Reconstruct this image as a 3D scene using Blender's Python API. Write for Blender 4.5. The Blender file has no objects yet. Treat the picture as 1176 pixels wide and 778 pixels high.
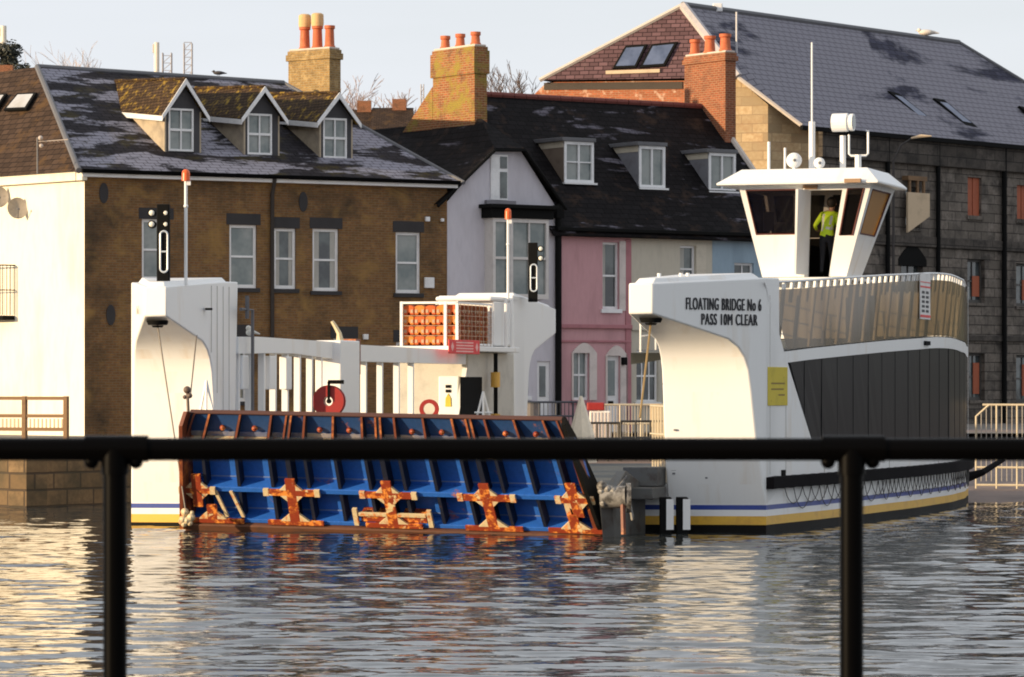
import bpy, bmesh, math, random
from mathutils import Vector, Matrix
random.seed(6)
R = math.radians
scene = bpy.context.scene
COL = scene.collection
F = 4200.0; CX = 588.0; HY = 445.0; CZ = 3.0     # focal length and horizon of the photograph, eye height in metres

# ------------------------------------------------------------------ materials
MATS = {}
def nt(name):
    m = bpy.data.materials.new(name); m.use_nodes = True
    t = m.node_tree; b = t.nodes['Principled BSDF']
    return m, t, b
def N(t, typ, **kw):
    n = t.nodes.new(typ)
    for k, v in kw.items():
        if k in n.inputs: n.inputs[k].default_value = v
        else: setattr(n, k, v)
    return n
def c4(c): return (c[0], c[1], c[2], 1.0)
def coords(t, uv=True, scale=(1, 1, 1)):
    tc = N(t, 'ShaderNodeTexCoord'); mp = N(t, 'ShaderNodeMapping'); mp.inputs['Scale'].default_value = scale
    t.links.new(tc.outputs['UV' if uv else 'Object'], mp.inputs['Vector']); return mp.outputs[0]
def noise(t, vec, scale, detail=6, rough=.6, dist=0):
    n = N(t, 'ShaderNodeTexNoise', Scale=scale, Detail=detail, Roughness=rough, Distortion=dist)
    t.links.new(vec, n.inputs['Vector']); return n.outputs['Fac']
def ramp(t, fac, stops):
    r = N(t, 'ShaderNodeValToRGB'); e = r.color_ramp.elements
    while len(e) < len(stops): e.new(.5)
    for i, (p, c) in enumerate(stops):
        e[i].position = p; e[i].color = c4(c) if hasattr(c, '__len__') else (c, c, c, 1)
    t.links.new(fac, r.inputs[0]); return r.outputs[0]
def mix(t, fac, a, b, mode='MIX'):
    m = N(t, 'ShaderNodeMix', data_type='RGBA', blend_type=mode)
    for s, v in ((m.inputs[0], fac), (m.inputs[6], a), (m.inputs[7], b)):
        if isinstance(v, bpy.types.NodeSocket): t.links.new(v, s)
        elif isinstance(v, (int, float)): s.default_value = v
        else: s.default_value = c4(v)
    return m.outputs[2]
def bump(t, b, h, strength=.3, dist=.02):
    n = N(t, 'ShaderNodeBump', Strength=strength, Distance=dist)
    t.links.new(h, n.inputs['Height']); t.links.new(n.outputs[0], b.inputs['Normal'])
def plain(name, col, rough=.6, metal=0, dirt=None, dscale=2.0, dlo=.5, dhi=.75, streak=(1, 1, 1), bmp=0, spec=.5, uv=True, fine=.35):
    if name in MATS: return MATS[name]
    m, t, b = nt(name); v = coords(t, uv, streak)
    n = noise(t, v, dscale)
    n2 = noise(t, v, dscale * 9, 4)
    if dirt is None: dirt = tuple(x * .75 for x in col)
    c = mix(t, ramp(t, n, [(dlo, 0), (dhi, 1)]), col, dirt)
    c = mix(t, ramp(t, n2, [(.45, 0), (.8, fine)]), c, tuple(x * .7 for x in col))
    t.links.new(c, b.inputs['Base Color'])
    b.inputs['Roughness'].default_value = rough; b.inputs['Metallic'].default_value = metal
    b.inputs['Specular IOR Level'].default_value = spec
    if bmp: bump(t, b, n2, bmp)
    MATS[name] = m; return m
def brick(name, c1, c2, mortar, bw=.225, rh=.075, ms=.012, stain=(.02, .018, .018), slo=.5, shi=.75, sc=.6, moss=None, mlo=.55, bmp=.4, stain2=None):
    m, t, b = nt(name); v = coords(t)
    bt = N(t, 'ShaderNodeTexBrick'); bt.inputs['Scale'].default_value = 1
    bt.inputs['Brick Width'].default_value = bw; bt.inputs['Row Height'].default_value = rh
    bt.inputs['Mortar Size'].default_value = ms; bt.inputs['Mortar Smooth'].default_value = .3; bt.inputs['Bias'].default_value = -.1
    t.links.new(v, bt.inputs['Vector'])
    nc = noise(t, v, 7, 3)
    a = mix(t, ramp(t, nc, [(.35, 0), (.65, 1)]), c1, c2)
    t.links.new(a, bt.inputs['Color1'])
    bt.inputs['Color2'].default_value = c4(tuple((x * .55) for x in c1)); bt.inputs['Mortar'].default_value = c4(mortar)
    big = noise(t, v, sc, 8, .65)
    c = mix(t, ramp(t, big, [(slo, 0), (shi, .85)]), bt.outputs['Color'], stain)
    if stain2:
        b2 = noise(t, v, sc * 1.7 + .3, 8, .6, .6)
        c = mix(t, ramp(t, b2, [(.52, 0), (.72, .7)]), c, stain2)
    if moss:
        b3 = noise(t, v, 1.3, 8, .7)
        c = mix(t, ramp(t, b3, [(mlo, 0), (mlo + .12, .9)]), c, moss)
    t.links.new(c, b.inputs['Base Color']); b.inputs['Roughness'].default_value = .85
    b.inputs['Specular IOR Level'].default_value = .25
    inv = ramp(t, bt.outputs['Fac'], [(0, 1), (1, 0)])
    bump(t, b, inv, bmp, .02)
    MATS[name] = m; return m
def slate(name, col, frost=(.30, .30, .36), flo=.55, fhi=.6, fs=.5, rh=.22, bw=.35, moss=None, mlo=.5, ms=.6, famt=.9, rough=.55, stretch=(1, .6, 1)):
    m, t, b = nt(name); v = coords(t); vs = coords(t, True, stretch)
    bt = N(t, 'ShaderNodeTexBrick'); bt.inputs['Scale'].default_value = 1
    bt.inputs['Brick Width'].default_value = bw; bt.inputs['Row Height'].default_value = rh
    bt.inputs['Mortar Size'].default_value = .014; bt.inputs['Mortar Smooth'].default_value = .2
    bt.inputs['Color1'].default_value = c4(col); bt.inputs['Color2'].default_value = c4(tuple(x * 1.7 for x in col))
    bt.inputs['Mortar'].default_value = c4(tuple(x * .3 for x in col))
    t.links.new(v, bt.inputs['Vector'])
    c = bt.outputs['Color']
    if moss:
        n = noise(t, v, ms, 9, .7)
        c = mix(t, ramp(t, n, [(mlo, 0), (mlo + .1, .9)]), c, moss)
    if frost:
        n = noise(t, vs, fs, 9, .62, .3)
        mask = ramp(t, n, [(flo, 0), (fhi, famt)])
        # frost lies on the slates and leaves the joints between the courses bare
        jo = ramp(t, bt.outputs['Fac'], [(.2, 1), (.9, .25)])
        mm = N(t, 'ShaderNodeMath', operation='MULTIPLY'); t.links.new(mask, mm.inputs[0]); t.links.new(jo, mm.inputs[1])
        c = mix(t, mm.outputs[0], c, frost)
    t.links.new(c, b.inputs['Base Color']); b.inputs['Roughness'].default_value = max(rough, .75)
    b.inputs['Specular IOR Level'].default_value = .08
    inv = ramp(t, bt.outputs['Fac'], [(0, 1), (1, 0)]); bump(t, b, inv, .6, .03)
    MATS[name] = m; return m
def glass_dark(name, col=(.03, .035, .04), rough=.06, var=(.10, .12, .12)):
    m, t, b = nt(name); v = coords(t, False)
    n = noise(t, v, 1.1, 3)
    t.links.new(mix(t, ramp(t, n, [(.4, 0), (.62, 1)]), col, var), b.inputs['Base Color'])
    b.inputs['Roughness'].default_value = rough; b.inputs['Specular IOR Level'].default_value = .8
    MATS[name] = m; return m

WHITE = plain('white_paint', (.78, .78, .76), .45, dirt=(.66, .62, .54), dscale=.9, dlo=.55, dhi=.9)
WHITE_F = plain('white_ferry_paint', (.78, .78, .77), .38, dirt=(.60, .48, .34), dscale=.8, dlo=.56, dhi=.9, streak=(1.8, .25, 1), fine=.06)
UPVC = plain('white_window_plastic', (.75, .75, .76), .35)
RENDER_W = plain('white_wall_render', (.80, .75, .63), .9, dirt=(.60, .53, .41), dscale=.5, bmp=.3, streak=(1.5, .35, 1))
LILAC = plain('lilac_wall_render', (.54, .52, .57), .9, dirt=(.40, .38, .41), dscale=.55, bmp=.3, streak=(1.6, .4, 1))
PINK = plain('pink_wall_render', (.52, .29, .31), .9, dirt=(.37, .20, .215), dscale=.6, bmp=.3, streak=(1.8, .4, 1))
PINK_D = plain('deep_pink_trim', (.40, .17, .19), .85)
CREAM = plain('cream_wall_render', (.50, .46, .38), .9, dirt=(.34, .31, .25), dscale=.6, bmp=.3, streak=(1.8, .4, 1))
BLUEW = plain('pale_blue_wall_render', (.27, .36, .44), .9, dirt=(.19, .26, .32), dscale=.6, bmp=.3, streak=(1.8, .4, 1))
BROWNB = brick('brown_stock_brick', (.27, .142, .052), (.165, .074, .030), (.19, .13, .075), stain=(.035, .028, .02), slo=.49, shi=.68, sc=.42, stain2=(.32, .19, .06), bmp=.8)
YELB = brick('yellow_stock_brick', (.40, .26, .10), (.24, .135, .05), (.34, .26, .15), stain=(.12, .08, .04), slo=.52, shi=.8, sc=2.2, stain2=(.55, .40, .20), bmp=.8)
MOSSB = brick('mossy_chimney_brick', (.38, .13, .05), (.20, .065, .03), (.36, .24, .13), stain=(.07, .045, .03), slo=.5, shi=.72, sc=1.8, moss=(.27, .21, .04), mlo=.47, bmp=.8)
REDB = brick('red_brick', (.36, .115, .05), (.20, .055, .028), (.34, .2, .12), stain=(.07, .045, .035), slo=.5, shi=.75, sc=1.6, bmp=.8)
REDPALE = brick('red_brick_with_pale_patches', (.50, .15, .06), (.40, .11, .05), (.36, .2, .12), stain=(.62, .42, .3), slo=.55, shi=.62, sc=2.6)
STONE = brick('dark_weathered_stone', (.20, .172, .145), (.13, .108, .092), (.055, .046, .04), bw=.9, rh=.36, ms=.02, stain=(.022, .020, .019), slo=.47, shi=.66, sc=.8, stain2=(.23, .20, .175), bmp=1)
STONE_L = brick('pale_sandstone', (.56, .42, .25), (.44, .30, .16), (.34, .24, .14), bw=.8, rh=.33, ms=.016, stain=(.36, .2, .10), slo=.5, shi=.75, sc=.7, bmp=.6)
SEASTONE = brick('sea_wall_stone', (.24, .16, .085), (.15, .10, .055), (.07, .05, .035), bw=1.0, rh=.42, ms=.03, stain=(.05, .045, .03), slo=.42, shi=.7, sc=.8, bmp=1)
SL_BROWN = slate('brown_old_slate', (.042, .027, .019), frost=None, moss=(.095, .055, .026), mlo=.53, ms=1.1)
SL_FROST = slate('slate_with_melting_frost', (.020, .018, .021), frost=(.28, .272, .32), flo=.49, fhi=.53, fs=.62, moss=(.055, .045, .018), mlo=.52, ms=.6, stretch=(.62, 1.9, 1))
SL_DARK = slate('dark_slate', (.007, .006, .0065), frost=(.13, .12, .145), flo=.585, fhi=.63, fs=.7, moss=(.035, .022, .016), mlo=.54, ms=1.0, stretch=(.6, 2.0, 1))
SL_WARE = slate('frosted_blue_slate', (.034, .034, .050), frost=(.24, .232, .265), flo=.37, fhi=.44, fs=.22, rh=.28, bw=.4, famt=.88, moss=(.07, .07, .065), mlo=.58, ms=.35, stretch=(.8, 2.0, 1))
SL_PURP = slate('purple_slate', (.095, .055, .060), frost=(.2, .14, .13), flo=.62, fhi=.75, fs=2.0, rh=.16, famt=.4)
SL_MOSS = slate('moss_covered_tiles', (.045, .028, .016), frost=None, rh=.12, bw=.2, moss=(.31, .20, .032), mlo=.53, ms=2.8)
LEAD = plain('lead_flashing', (.12, .12, .13), .6)
BLACK = plain('black_gloss_paint', (.0015, .0013, .0013), .35, spec=.035)
BLACKM = plain('black_matt', (.008, .008, .008), .8, spec=.08)
DARKPIPE = plain('dark_pipe', (.02, .015, .014), .5)
STONE_CAP = plain('pale_coping', (.55, .48, .42), .8)
TERRA = plain('terracotta_pot', (.50, .12, .045), .75, dirt=(.62, .22, .1))
TERRA_Y = plain('buff_clay_pot', (.66, .42, .2), .75)
GLASS = glass_dark('window_glass')
GLASS_T = glass_dark('sky_pale_window_glass', (.12, .15, .15), .12, (.24, .26, .25))  # paler base colour stands in for sky reflected in the panes
GLASS_B = glass_dark('skylight_glass_blue', (.05, .07, .13), .15, (.10, .13, .22))
GLASS_L = glass_dark('skylight_glass_pale', (.45, .45, .46), .15, (.35, .33, .3))
ORANGE_SH = plain('orange_shutter', (.34, .085, .035), .7)
WOOD = plain('weathered_wood', (.20, .115, .055), .8, dirt=(.10, .06, .035), streak=(.3, 3, 1))
PALEBOARD = plain('pale_board', (.55, .42, .28), .8)
EVER = None

# ------------------------------------------------------------------ mesh builder
class MB:
    def __init__(s, T=None): s.v = []; s.f = []; s.m = []; s.T = T
    def face(s, pts, mi=0):
        k = len(s.v)
        for p in pts: s.v.append(Vector(s.T(*p)) if s.T else Vector(p))
        s.f.append(tuple(range(k, k + len(pts)))); s.m.append(mi)
    def loft(s, A, B, mi=0, caps=True):
        n = len(A)
        for i in range(n):
            j = (i + 1) % n; s.face([A[i], A[j], B[j], B[i]], mi)
        if caps: s.face(list(reversed(A)), mi); s.face(B, mi)
    def box(s, a0, a1, b0, b1, c0, c1, mi=0):
        s.loft([(a0, b0, c0), (a1, b0, c0), (a1, b1, c0), (a0, b1, c0)], [(a0, b0, c1), (a1, b0, c1), (a1, b1, c1), (a0, b1, c1)], mi)
    def strip(s, A, B, mi=0):
        for i in range(len(A) - 1): s.face([A[i], A[i + 1], B[i + 1], B[i]], mi)
    def tube(s, pts, r, n=8, mi=0, closed=False):
        P = [Vector(s.T(*p)) if s.T else Vector(p) for p in pts]
        rr = r if isinstance(r, (list, tuple)) else [r] * len(P)
        rings = []; up = None
        for i, p in enumerate(P):
            a = P[i - 1] if (i > 0 or closed) else p; b = P[(i + 1) % len(P)] if (i < len(P) - 1 or closed) else p
            d = (b - a).normalized()
            if up is None or abs(up.dot(d)) > .99: up = Vector((0, 0, 1)) if abs(d.z) < .9 else Vector((1, 0, 0))
            x = d.cross(up).normalized(); y = x.cross(d).normalized(); up = y
            rings.append([p + x * math.cos(2 * math.pi * k / n) * rr[i] + y * math.sin(2 * math.pi * k / n) * rr[i] for k in range(n)])
        T = s.T; s.T = None
        m = len(rings)
        for i in range(m if closed else m - 1):
            A = rings[i]; B = rings[(i + 1) % m]
            for k in range(n): s.face([A[k], A[(k + 1) % n], B[(k + 1) % n], B[k]], mi)
        if not closed: s.face(list(reversed(rings[0])), mi); s.face(rings[-1], mi)
        s.T = T
    def ball(s, c, r, nu=12, nv=8, mi=0, sx=1, sy=1, sz=1):
        C = Vector(s.T(*c)) if s.T else Vector(c); T = s.T; s.T = None
        g = [[C + Vector((sx * r * math.sin(math.pi * j / nv) * math.cos(2 * math.pi * i / nu), sy * r * math.sin(math.pi * j / nv) * math.sin(2 * math.pi * i / nu), sz * r * math.cos(math.pi * j / nv))) for i in range(nu)] for j in range(nv + 1)]
        for j in range(nv):
            for i in range(nu):
                q = [g[j][i], g[j + 1][i], g[j + 1][(i + 1) % nu], g[j][(i + 1) % nu]]
                if j == 0: q = [q[0], q[1], q[2]]
                elif j == nv - 1: q = [q[0], q[1], q[3]]
                s.face(q, mi)
        s.T = T
    def build(s, name, mats, parent=None, smooth=False, bevel=0, closed=True, origin=None):
        O = Vector(parent_world(parent)) if parent else Vector(origin or (0, 0, 0))
        me = bpy.data.meshes.new(name)
        bm = bmesh.new(); vs = [bm.verts.new(v - O) for v in s.v]
        for f, m in zip(s.f, s.m):
            try: fc = bm.faces.new([vs[i] for i in f]); fc.material_index = m
            except ValueError: pass
        bmesh.ops.remove_doubles(bm, verts=bm.verts, dist=.0004)
        if closed: bmesh.ops.recalc_face_normals(bm, faces=bm.faces)
        uv = bm.loops.layers.uv.new('UVMap'); bm.normal_update()
        for fc in bm.faces:
            n = fc.normal
            if abs(n.z) > .93 or n.length < .5: tx = Vector((1, 0, 0)); ty = Vector((0, 1, 0))
            else:
                tx = Vector((0, 0, 1)).cross(n).normalized(); ty = n.cross(tx)
            for l in fc.loops:
                w = l.vert.co + O; l[uv].uv = (w.dot(tx), w.dot(ty))
            fc.smooth = smooth
        bm.to_mesh(me); bm.free()
        for m in (mats if isinstance(mats, (list, tuple)) else [mats]): me.materials.append(m)
        o = bpy.data.objects.new(name, me); COL.objects.link(o)
        if parent: o.parent = parent; WORLD[o.name] = O
        else: o.location = O; WORLD[o.name] = O
        if bevel:
            b = o.modifiers.new('bevel', 'BEVEL'); b.width = bevel; b.segments = 2; b.limit_method = 'ANGLE'; b.angle_limit = R(35)
            b.harden_normals = False
        if smooth:
            try: me.set_sharp_from_angle(angle=R(38))
            except Exception: pass
        return o
WORLD = {}
def parent_world(p): return WORLD[p.name]
def thing(name, label, cat, loc, group=None):
    o = bpy.data.objects.new(name, None); COL.objects.link(o); o.location = loc; o.empty_display_size = .3
    o['label'] = label; o['category'] = cat
    if group: o['group'] = group
    WORLD[o.name] = Vector(loc); return o
def tag(o, label, cat, group=None):
    o['label'] = label; o['category'] = cat
    if group: o['group'] = group
    return o
def struct(o): o['kind'] = 'structure'; return o

class Fr:                                   # a vertical building plane: u along it, v into the building, z up
    def __init__(s, X, Y, deg): s.X, s.Y = X, Y; a = R(deg); s.c, s.s = math.cos(a), math.sin(a)
    def P(s, u, v, z): return (s.X + u * s.c - v * s.s, s.Y + u * s.s + v * s.c, z)
    def u(s, x, v=0):
        k = (x - CX) / F; X0 = s.X - v * s.s; Y0 = s.Y + v * s.c
        return (k * Y0 - X0) / (s.c - k * s.s)
    def z(s, y, u, v=0):
        Y = s.Y + u * s.s + v * s.c; return CZ + (HY - y) * Y / F
    def uz(s, x, y, v=0): u = s.u(x, v); return u, s.z(y, u, v)
def at(x, Y): return (x - CX) * Y / F
def zt(y, Y): return CZ + (HY - y) * Y / F

def holed(mb, u0, u1, z0, z1, holes, v=0, depth=.14, mi=0):
    """front sheet of a wall with openings and their reveals"""
    us = sorted(set([u0, u1] + [min(max(h[i], u0), u1) for h in holes for i in (0, 1)]))
    zs = sorted(set([z0, z1] + [min(max(h[i], z0), z1) for h in holes for i in (2, 3)]))
    for i in range(len(us) - 1):
        for j in range(len(zs) - 1):
            cu = (us[i] + us[i + 1]) / 2; cz = (zs[j] + zs[j + 1]) / 2
            if any(h[0] < cu < h[1] and h[2] < cz < h[3] for h in holes): continue
            mb.face([(us[i], v, zs[j]), (us[i + 1], v, zs[j]), (us[i + 1], v, zs[j + 1]), (us[i], v, zs[j + 1])], mi)
    for a, b, c, d in holes:
        w = v + depth
        mb.face([(a, v, c), (a, w, c), (a, w, d), (a, v, d)], mi); mb.face([(b, v, c), (b, v, d), (b, w, d), (b, w, c)], mi)
        mb.face([(a, v, c), (b, v, c), (b, w, c), (a, w, c)], mi); mb.face([(a, v, d), (a, w, d), (b, w, d), (b, v, d)], mi)

def sash(fr, house, a, b, c, d, v=0, depth=.12, rows=2, cols=1, fw=.07, sill=None, lintel=None, mat=UPVC, pane=GLASS, name='window', curtain=None, lh=.3, arch=0):
    """a sash window filling the opening a..b, c..d of the wall at v"""
    T = fr.P; w = v + depth
    m = MB(T)
    m.box(a, a + fw, w - .03, w + .05, c, d); m.box(b - fw, b, w - .03, w + .05, c, d)
    m.box(a + fw, b - fw, w - .03, w + .05, c, c + fw * 1.2); m.box(a + fw, b - fw, w - .03, w + .05, d - fw, d)
    for k in range(1, rows):
        z = c + (d - c) * k / rows; m.box(a + fw, b - fw, w - .02, w + .05, z - .03, z + .03)
    for k in range(1, cols):
        u = a + (b - a) * k / cols; m.box(u - .02, u + .02, w - .012, w + .045, c + fw * 1.2, d - fw)
    if arch:                                 # a curved head inside the square opening
        n = 8; top = [(a + (b - a) * i / n, d + .005) for i in range(n + 1)]
        bot = [(a + (b - a) * i / n, d - arch * (abs(2 * i / n - 1)) ** 2.2 - .02) for i in range(n + 1)]
        for i in range(n): m.loft([(top[i][0], w - .05, bot[i][1]), (top[i + 1][0], w - .05, bot[i + 1][1]), (top[i + 1][0], w - .05, top[i + 1][1]), (top[i][0], w - .05, top[i][1])],
                                  [(top[i][0], w, bot[i][1]), (top[i + 1][0], w, bot[i + 1][1]), (top[i + 1][0], w, top[i + 1][1]), (top[i][0], w, top[i][1])])
    fo = m.build(name, mat, house)
    p = MB(T); p.box(a + .01, b - .01, w + .02, w + .03, c + .01, d - .01); p.build('pane', pane, fo)
    if curtain:
        p = MB(T)
        n = 10; lo = c + .05
        for (s0, s1) in curtain:
            A = []; B = []
            for i in range(n + 1):
                u = a + (b - a) * (s0 + (s1 - s0) * i / n); dv = .005 * (i % 2)
                A.append((u, w + .012 - dv, lo)); B.append((u, w + .012 - dv, d - .05))
            p.strip(A, B)
        p.build('curtain', MATS['curtain'], fo, closed=False)
    if sill:
        p = MB(T); p.box(a - .08, b + .08, v - .07, w, c - .12, c - .002); p.build('sill', sill, fo)
    if lintel:
        p = MB(T); p.box(a - .1, b + .12, v - .012, v + .05, d + .002, d + lh); p.build('lintel', lintel, fo)
    return fo
plain('curtain', (.42, .41, .38), .9)
# ================================================================== camera, light, sky
cam = bpy.data.cameras.new('camera'); co = bpy.data.objects.new('camera', cam); COL.objects.link(co)
co.location = (0, 0, CZ); co.rotation_euler = (R(90), 0, 0)
cam.sensor_width = 36; cam.lens = F / 1176 * 36
cam.shift_y = (HY - 389) / 1176; cam.clip_start = .5; cam.clip_end = 9000
cam.dof.use_dof = True; cam.dof.focus_distance = 80; cam.dof.aperture_fstop = 15
scene.camera = co
SUN_AZ = 66.0; SUN_EL = 8.5
sd = Vector((-math.sin(R(SUN_AZ)) * math.cos(R(SUN_EL)), -math.cos(R(SUN_AZ)) * math.cos(R(SUN_EL)), math.sin(R(SUN_EL))))
sl = bpy.data.lights.new('sun', 'SUN'); sl.energy = 4.9; sl.angle = R(.6); sl.color = (1.0, .76, .47)
so = bpy.data.objects.new('sun', sl); COL.objects.link(so); so.rotation_euler = sd.to_track_quat('Z', 'Y').to_euler()
so.location = (-40, -20, 30)
w = bpy.data.worlds.new('World'); scene.world = w; w.use_nodes = True
t = w.node_tree; bg = t.nodes['Background']
sky = t.nodes.new('ShaderNodeTexSky'); sky.sky_type = 'NISHITA'; sky.sun_disc = False
sky.sun_elevation = R(SUN_EL); sky.sun_rotation = math.atan2(sd.x, sd.y); sky.dust_density = 1.5; sky.air_density = 1.0
# thin high cloud over the sky: pale veil with soft streaks
tc = t.nodes.new('ShaderNodeTexCoord'); mp = t.nodes.new('ShaderNodeMapping'); mp.inputs['Scale'].default_value = (2, 2, 14)
t.links.new(tc.outputs['Generated'], mp.inputs[0])
nz = t.nodes.new('ShaderNodeTexNoise'); nz.inputs['Scale'].default_value = 1.6; nz.inputs['Detail'].default_value = 5
t.links.new(mp.outputs[0], nz.inputs['Vector'])
cr = t.nodes.new('ShaderNodeValToRGB'); cr.color_ramp.elements[0].position = .3; cr.color_ramp.elements[0].color = (.78, .78, .78, 1)
cr.color_ramp.elements[1].position = .7; cr.color_ramp.elements[1].color = (.95, .95, .95, 1)
t.links.new(nz.outputs['Fac'], cr.inputs[0])
mx = t.nodes.new('ShaderNodeMix'); mx.data_type = 'RGBA'
t.links.new(cr.outputs[0], mx.inputs[0]); t.links.new(sky.outputs[0], mx.inputs[6]); mx.inputs[7].default_value = (5.9, 6.14, 6.55, 1)
t.links.new(mx.outputs[2], bg.inputs['Color']); bg.inputs['Strength'].default_value = .105
scene.view_settings.view_transform = 'Standard'; scene.view_settings.look = 'None'; scene.view_settings.exposure = .47; scene.view_settings.gamma = 1
scene.cycles.filter_width = 1.9

# ================================================================== water and ground
def water():
    m, t, b = nt('river_water')
    b.inputs['Base Color'].default_value = (.03, .034, .034, 1); b.inputs['Roughness'].default_value = .04; b.inputs['IOR'].default_value = 1.33
    b.inputs['Specular IOR Level'].default_value = .75
    tc = N(t, 'ShaderNodeTexCoord')
    def wv(sx, sy, sc, det, dist=0):
        mp = N(t, 'ShaderNodeMapping'); mp.inputs['Scale'].default_value = (sx, sy, 1); t.links.new(tc.outputs['Object'], mp.inputs[0])
        return noise(t, mp.outputs[0], sc, det, .55, dist)
    a = wv(.30, 1.0, .55, 2, .4); c = wv(.5, 1.0, 1.8, 3, .5); d = wv(.7, 1, 6, 3)
    s1 = N(t, 'ShaderNodeMath', operation='MULTIPLY_ADD'); t.links.new(c, s1.inputs[0]); s1.inputs[1].default_value = .42; t.links.new(a, s1.inputs[2])
    s2 = N(t, 'ShaderNodeMath', operation='MULTIPLY_ADD'); t.links.new(d, s2.inputs[0]); s2.inputs[1].default_value = .10; t.links.new(s1.outputs[0], s2.inputs[2])
    n = N(t, 'ShaderNodeBump', Strength=.5, Distance=.05)
    t.links.new(s2.outputs[0], n.inputs['Height']); t.links.new(n.outputs[0], b.inputs['Normal'])
    # rippled surface where the photograph sees it, flat water all round
    import numpy as np
    rs = np.random.RandomState(4)
    Ys = [27.0]
    while Ys[-1] < 112: Ys.append(Ys[-1] * 1.00155)
    Ys = np.array(Ys); Xs = np.linspace(-26, 26, 348)
    X, Y = np.meshgrid(Xs, Ys); Z = np.zeros_like(X)
    for i in range(110):
        lam = .20 * (1.7 / .20) ** (rs.rand() ** 1.4); a = rs.normal(0, R(24)); kx, ky = 2 * np.pi / lam * np.sin(a), 2 * np.pi / lam * np.cos(a)
        ph = rs.rand() * 6.283; g_ = .6 + .4 * np.sin(X * rs.uniform(.1, .5) + Y * rs.uniform(.05, .3) + ph * 3)
        w = np.sin(kx * X + ky * Y + ph); Z += WAVE * lam / (2 * np.pi) * (w - .25 * np.cos(2 * (kx * X + ky * Y + ph))) * g_
    edge = np.clip((26 - np.abs(X)) / 3, 0, 1) * np.clip((Y - 27) / 2, 0, 1) * np.clip((112 - Y) / 4, 0, 1)
    Z = Z * edge - .02
    nr, nc = X.shape; V = np.stack([X, Y, Z], -1).reshape(-1, 3)
    idx = np.arange(nr * nc).reshape(nr, nc); Fq = np.stack([idx[:-1, :-1], idx[:-1, 1:], idx[1:, 1:], idx[1:, :-1]], -1).reshape(-1, 4)
    x0, x1, y0, y1 = -26, 26, Ys[0], Ys[-1]; z = -.02; B = 500
    ex = [(-B, -60, z), (B, -60, z), (B, y0, z), (-B, y0, z), (-B, y1, z), (x0, y0, z), (x0, y1, z), (x1, y0, z), (x1, y1, z), (B, y1, z), (-B, 400, z), (B, 400, z)]
    n0 = len(V); V = np.concatenate([V, np.array(ex)]); q = [[0, 1, 2, 3], [3, 5, 6, 4], [7, 2, 9, 8], [4, 9, 11, 10]]
    faces = Fq.tolist() + [[n0 + k for k in f] for f in q]
    me = bpy.data.meshes.new('water'); me.from_pydata(V.tolist(), [], faces); me.materials.append(m); me.polygons.foreach_set('use_smooth', [True] * len(faces))
    o = bpy.data.objects.new('water', me); COL.objects.link(o); struct(o)
WAVE = .0165
water()

ASPH = plain('quay_concrete', (.16, .145, .13), .9, dirt=(.10, .09, .08), dscale=.4, uv=False)
SLIPM = plain('slipway_concrete', (.20, .15, .13), .75, dirt=(.12, .09, .08), dscale=.5, uv=False)
Q0 = (-12.15, 91.5)
def dv(a, k): return (math.cos(R(a)) * k, math.sin(R(a)) * k)
Q1 = (Q0[0] + dv(55, 14)[0], Q0[1] + dv(55, 14)[1]); QL = (Q0[0] + dv(128, 30)[0], Q0[1] + dv(128, 30)[1])
g = MB()
g.face([(QL[0], QL[1], 1.6), (Q0[0], Q0[1], 1.6), (Q1[0], Q1[1], 1.6), (-2, 112, 1.6), (28, 110.5, 1.6), (3000, 120, 1.6), (3000, 5000, 1.6), (-3000, 5000, 1.6), (-3000, 300, 1.6), (-60, 140, 1.6)])
struct(g.build('ground', ASPH, closed=False))
# sea wall, its two faces and coping
def wall_run(name, A, B, z0, z1, th, mat, label, cat, cap=True):
    d = Vector((B[0] - A[0], B[1] - A[1], 0)); L = d.length; d.normalize(); n = Vector((-d.y, d.x, 0))
    T = lambda u, v, z: (A[0] + d.x * u + n.x * v, A[1] + d.y * u + n.y * v, z)
    e = thing(name, label, cat, (A[0], A[1], 0)); m = MB(T); m.box(0, L, 0, th, z0, z1 - .14); m.build('stone_courses', mat, e)
    m = MB(T); m.box(-.04, L, -.04, th, z1 - .137, z1 + .02); m.build('coping', STONE, e, bevel=.02); return e
wall_run('sea_wall', Q0, Q1, -1.5, 1.6, .6, SEASTONE, 'dark wet stone sea wall beside the left end of the ferry, in shade', 'sea wall')
wall_run('sea_wall', QL, (Q0[0] + .0, Q0[1] - .0), -1.5, 1.6, .6, SEASTONE, 'sunlit tan stone sea wall at the left edge, below the wooden balustrade', 'sea wall')
# slipway sheet
g = MB(); gx = 14
S0 = Vector((-8.5, 104.5, 0)); S1 = Vector((34, 88.2, 0)); nd = Vector((.302, .953, 0))
rows = [(-6, -.6), (0, 0), (4, .25), (7, .55), (10, 1.0), (14, 1.35), (18, 1.62), (22, 1.63)]
for i in range(len(rows) - 1):
    a, za = rows[i]; b_, zb = rows[i + 1]
    g.face([S0 + nd * a + Vector((0, 0, za)), S1 + nd * a + Vector((0, 0, za)), S1 + nd * b_ + Vector((0, 0, zb)), S0 + nd * b_ + Vector((0, 0, zb))])
struct(g.build('slipway', SLIPM, closed=False))
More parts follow.
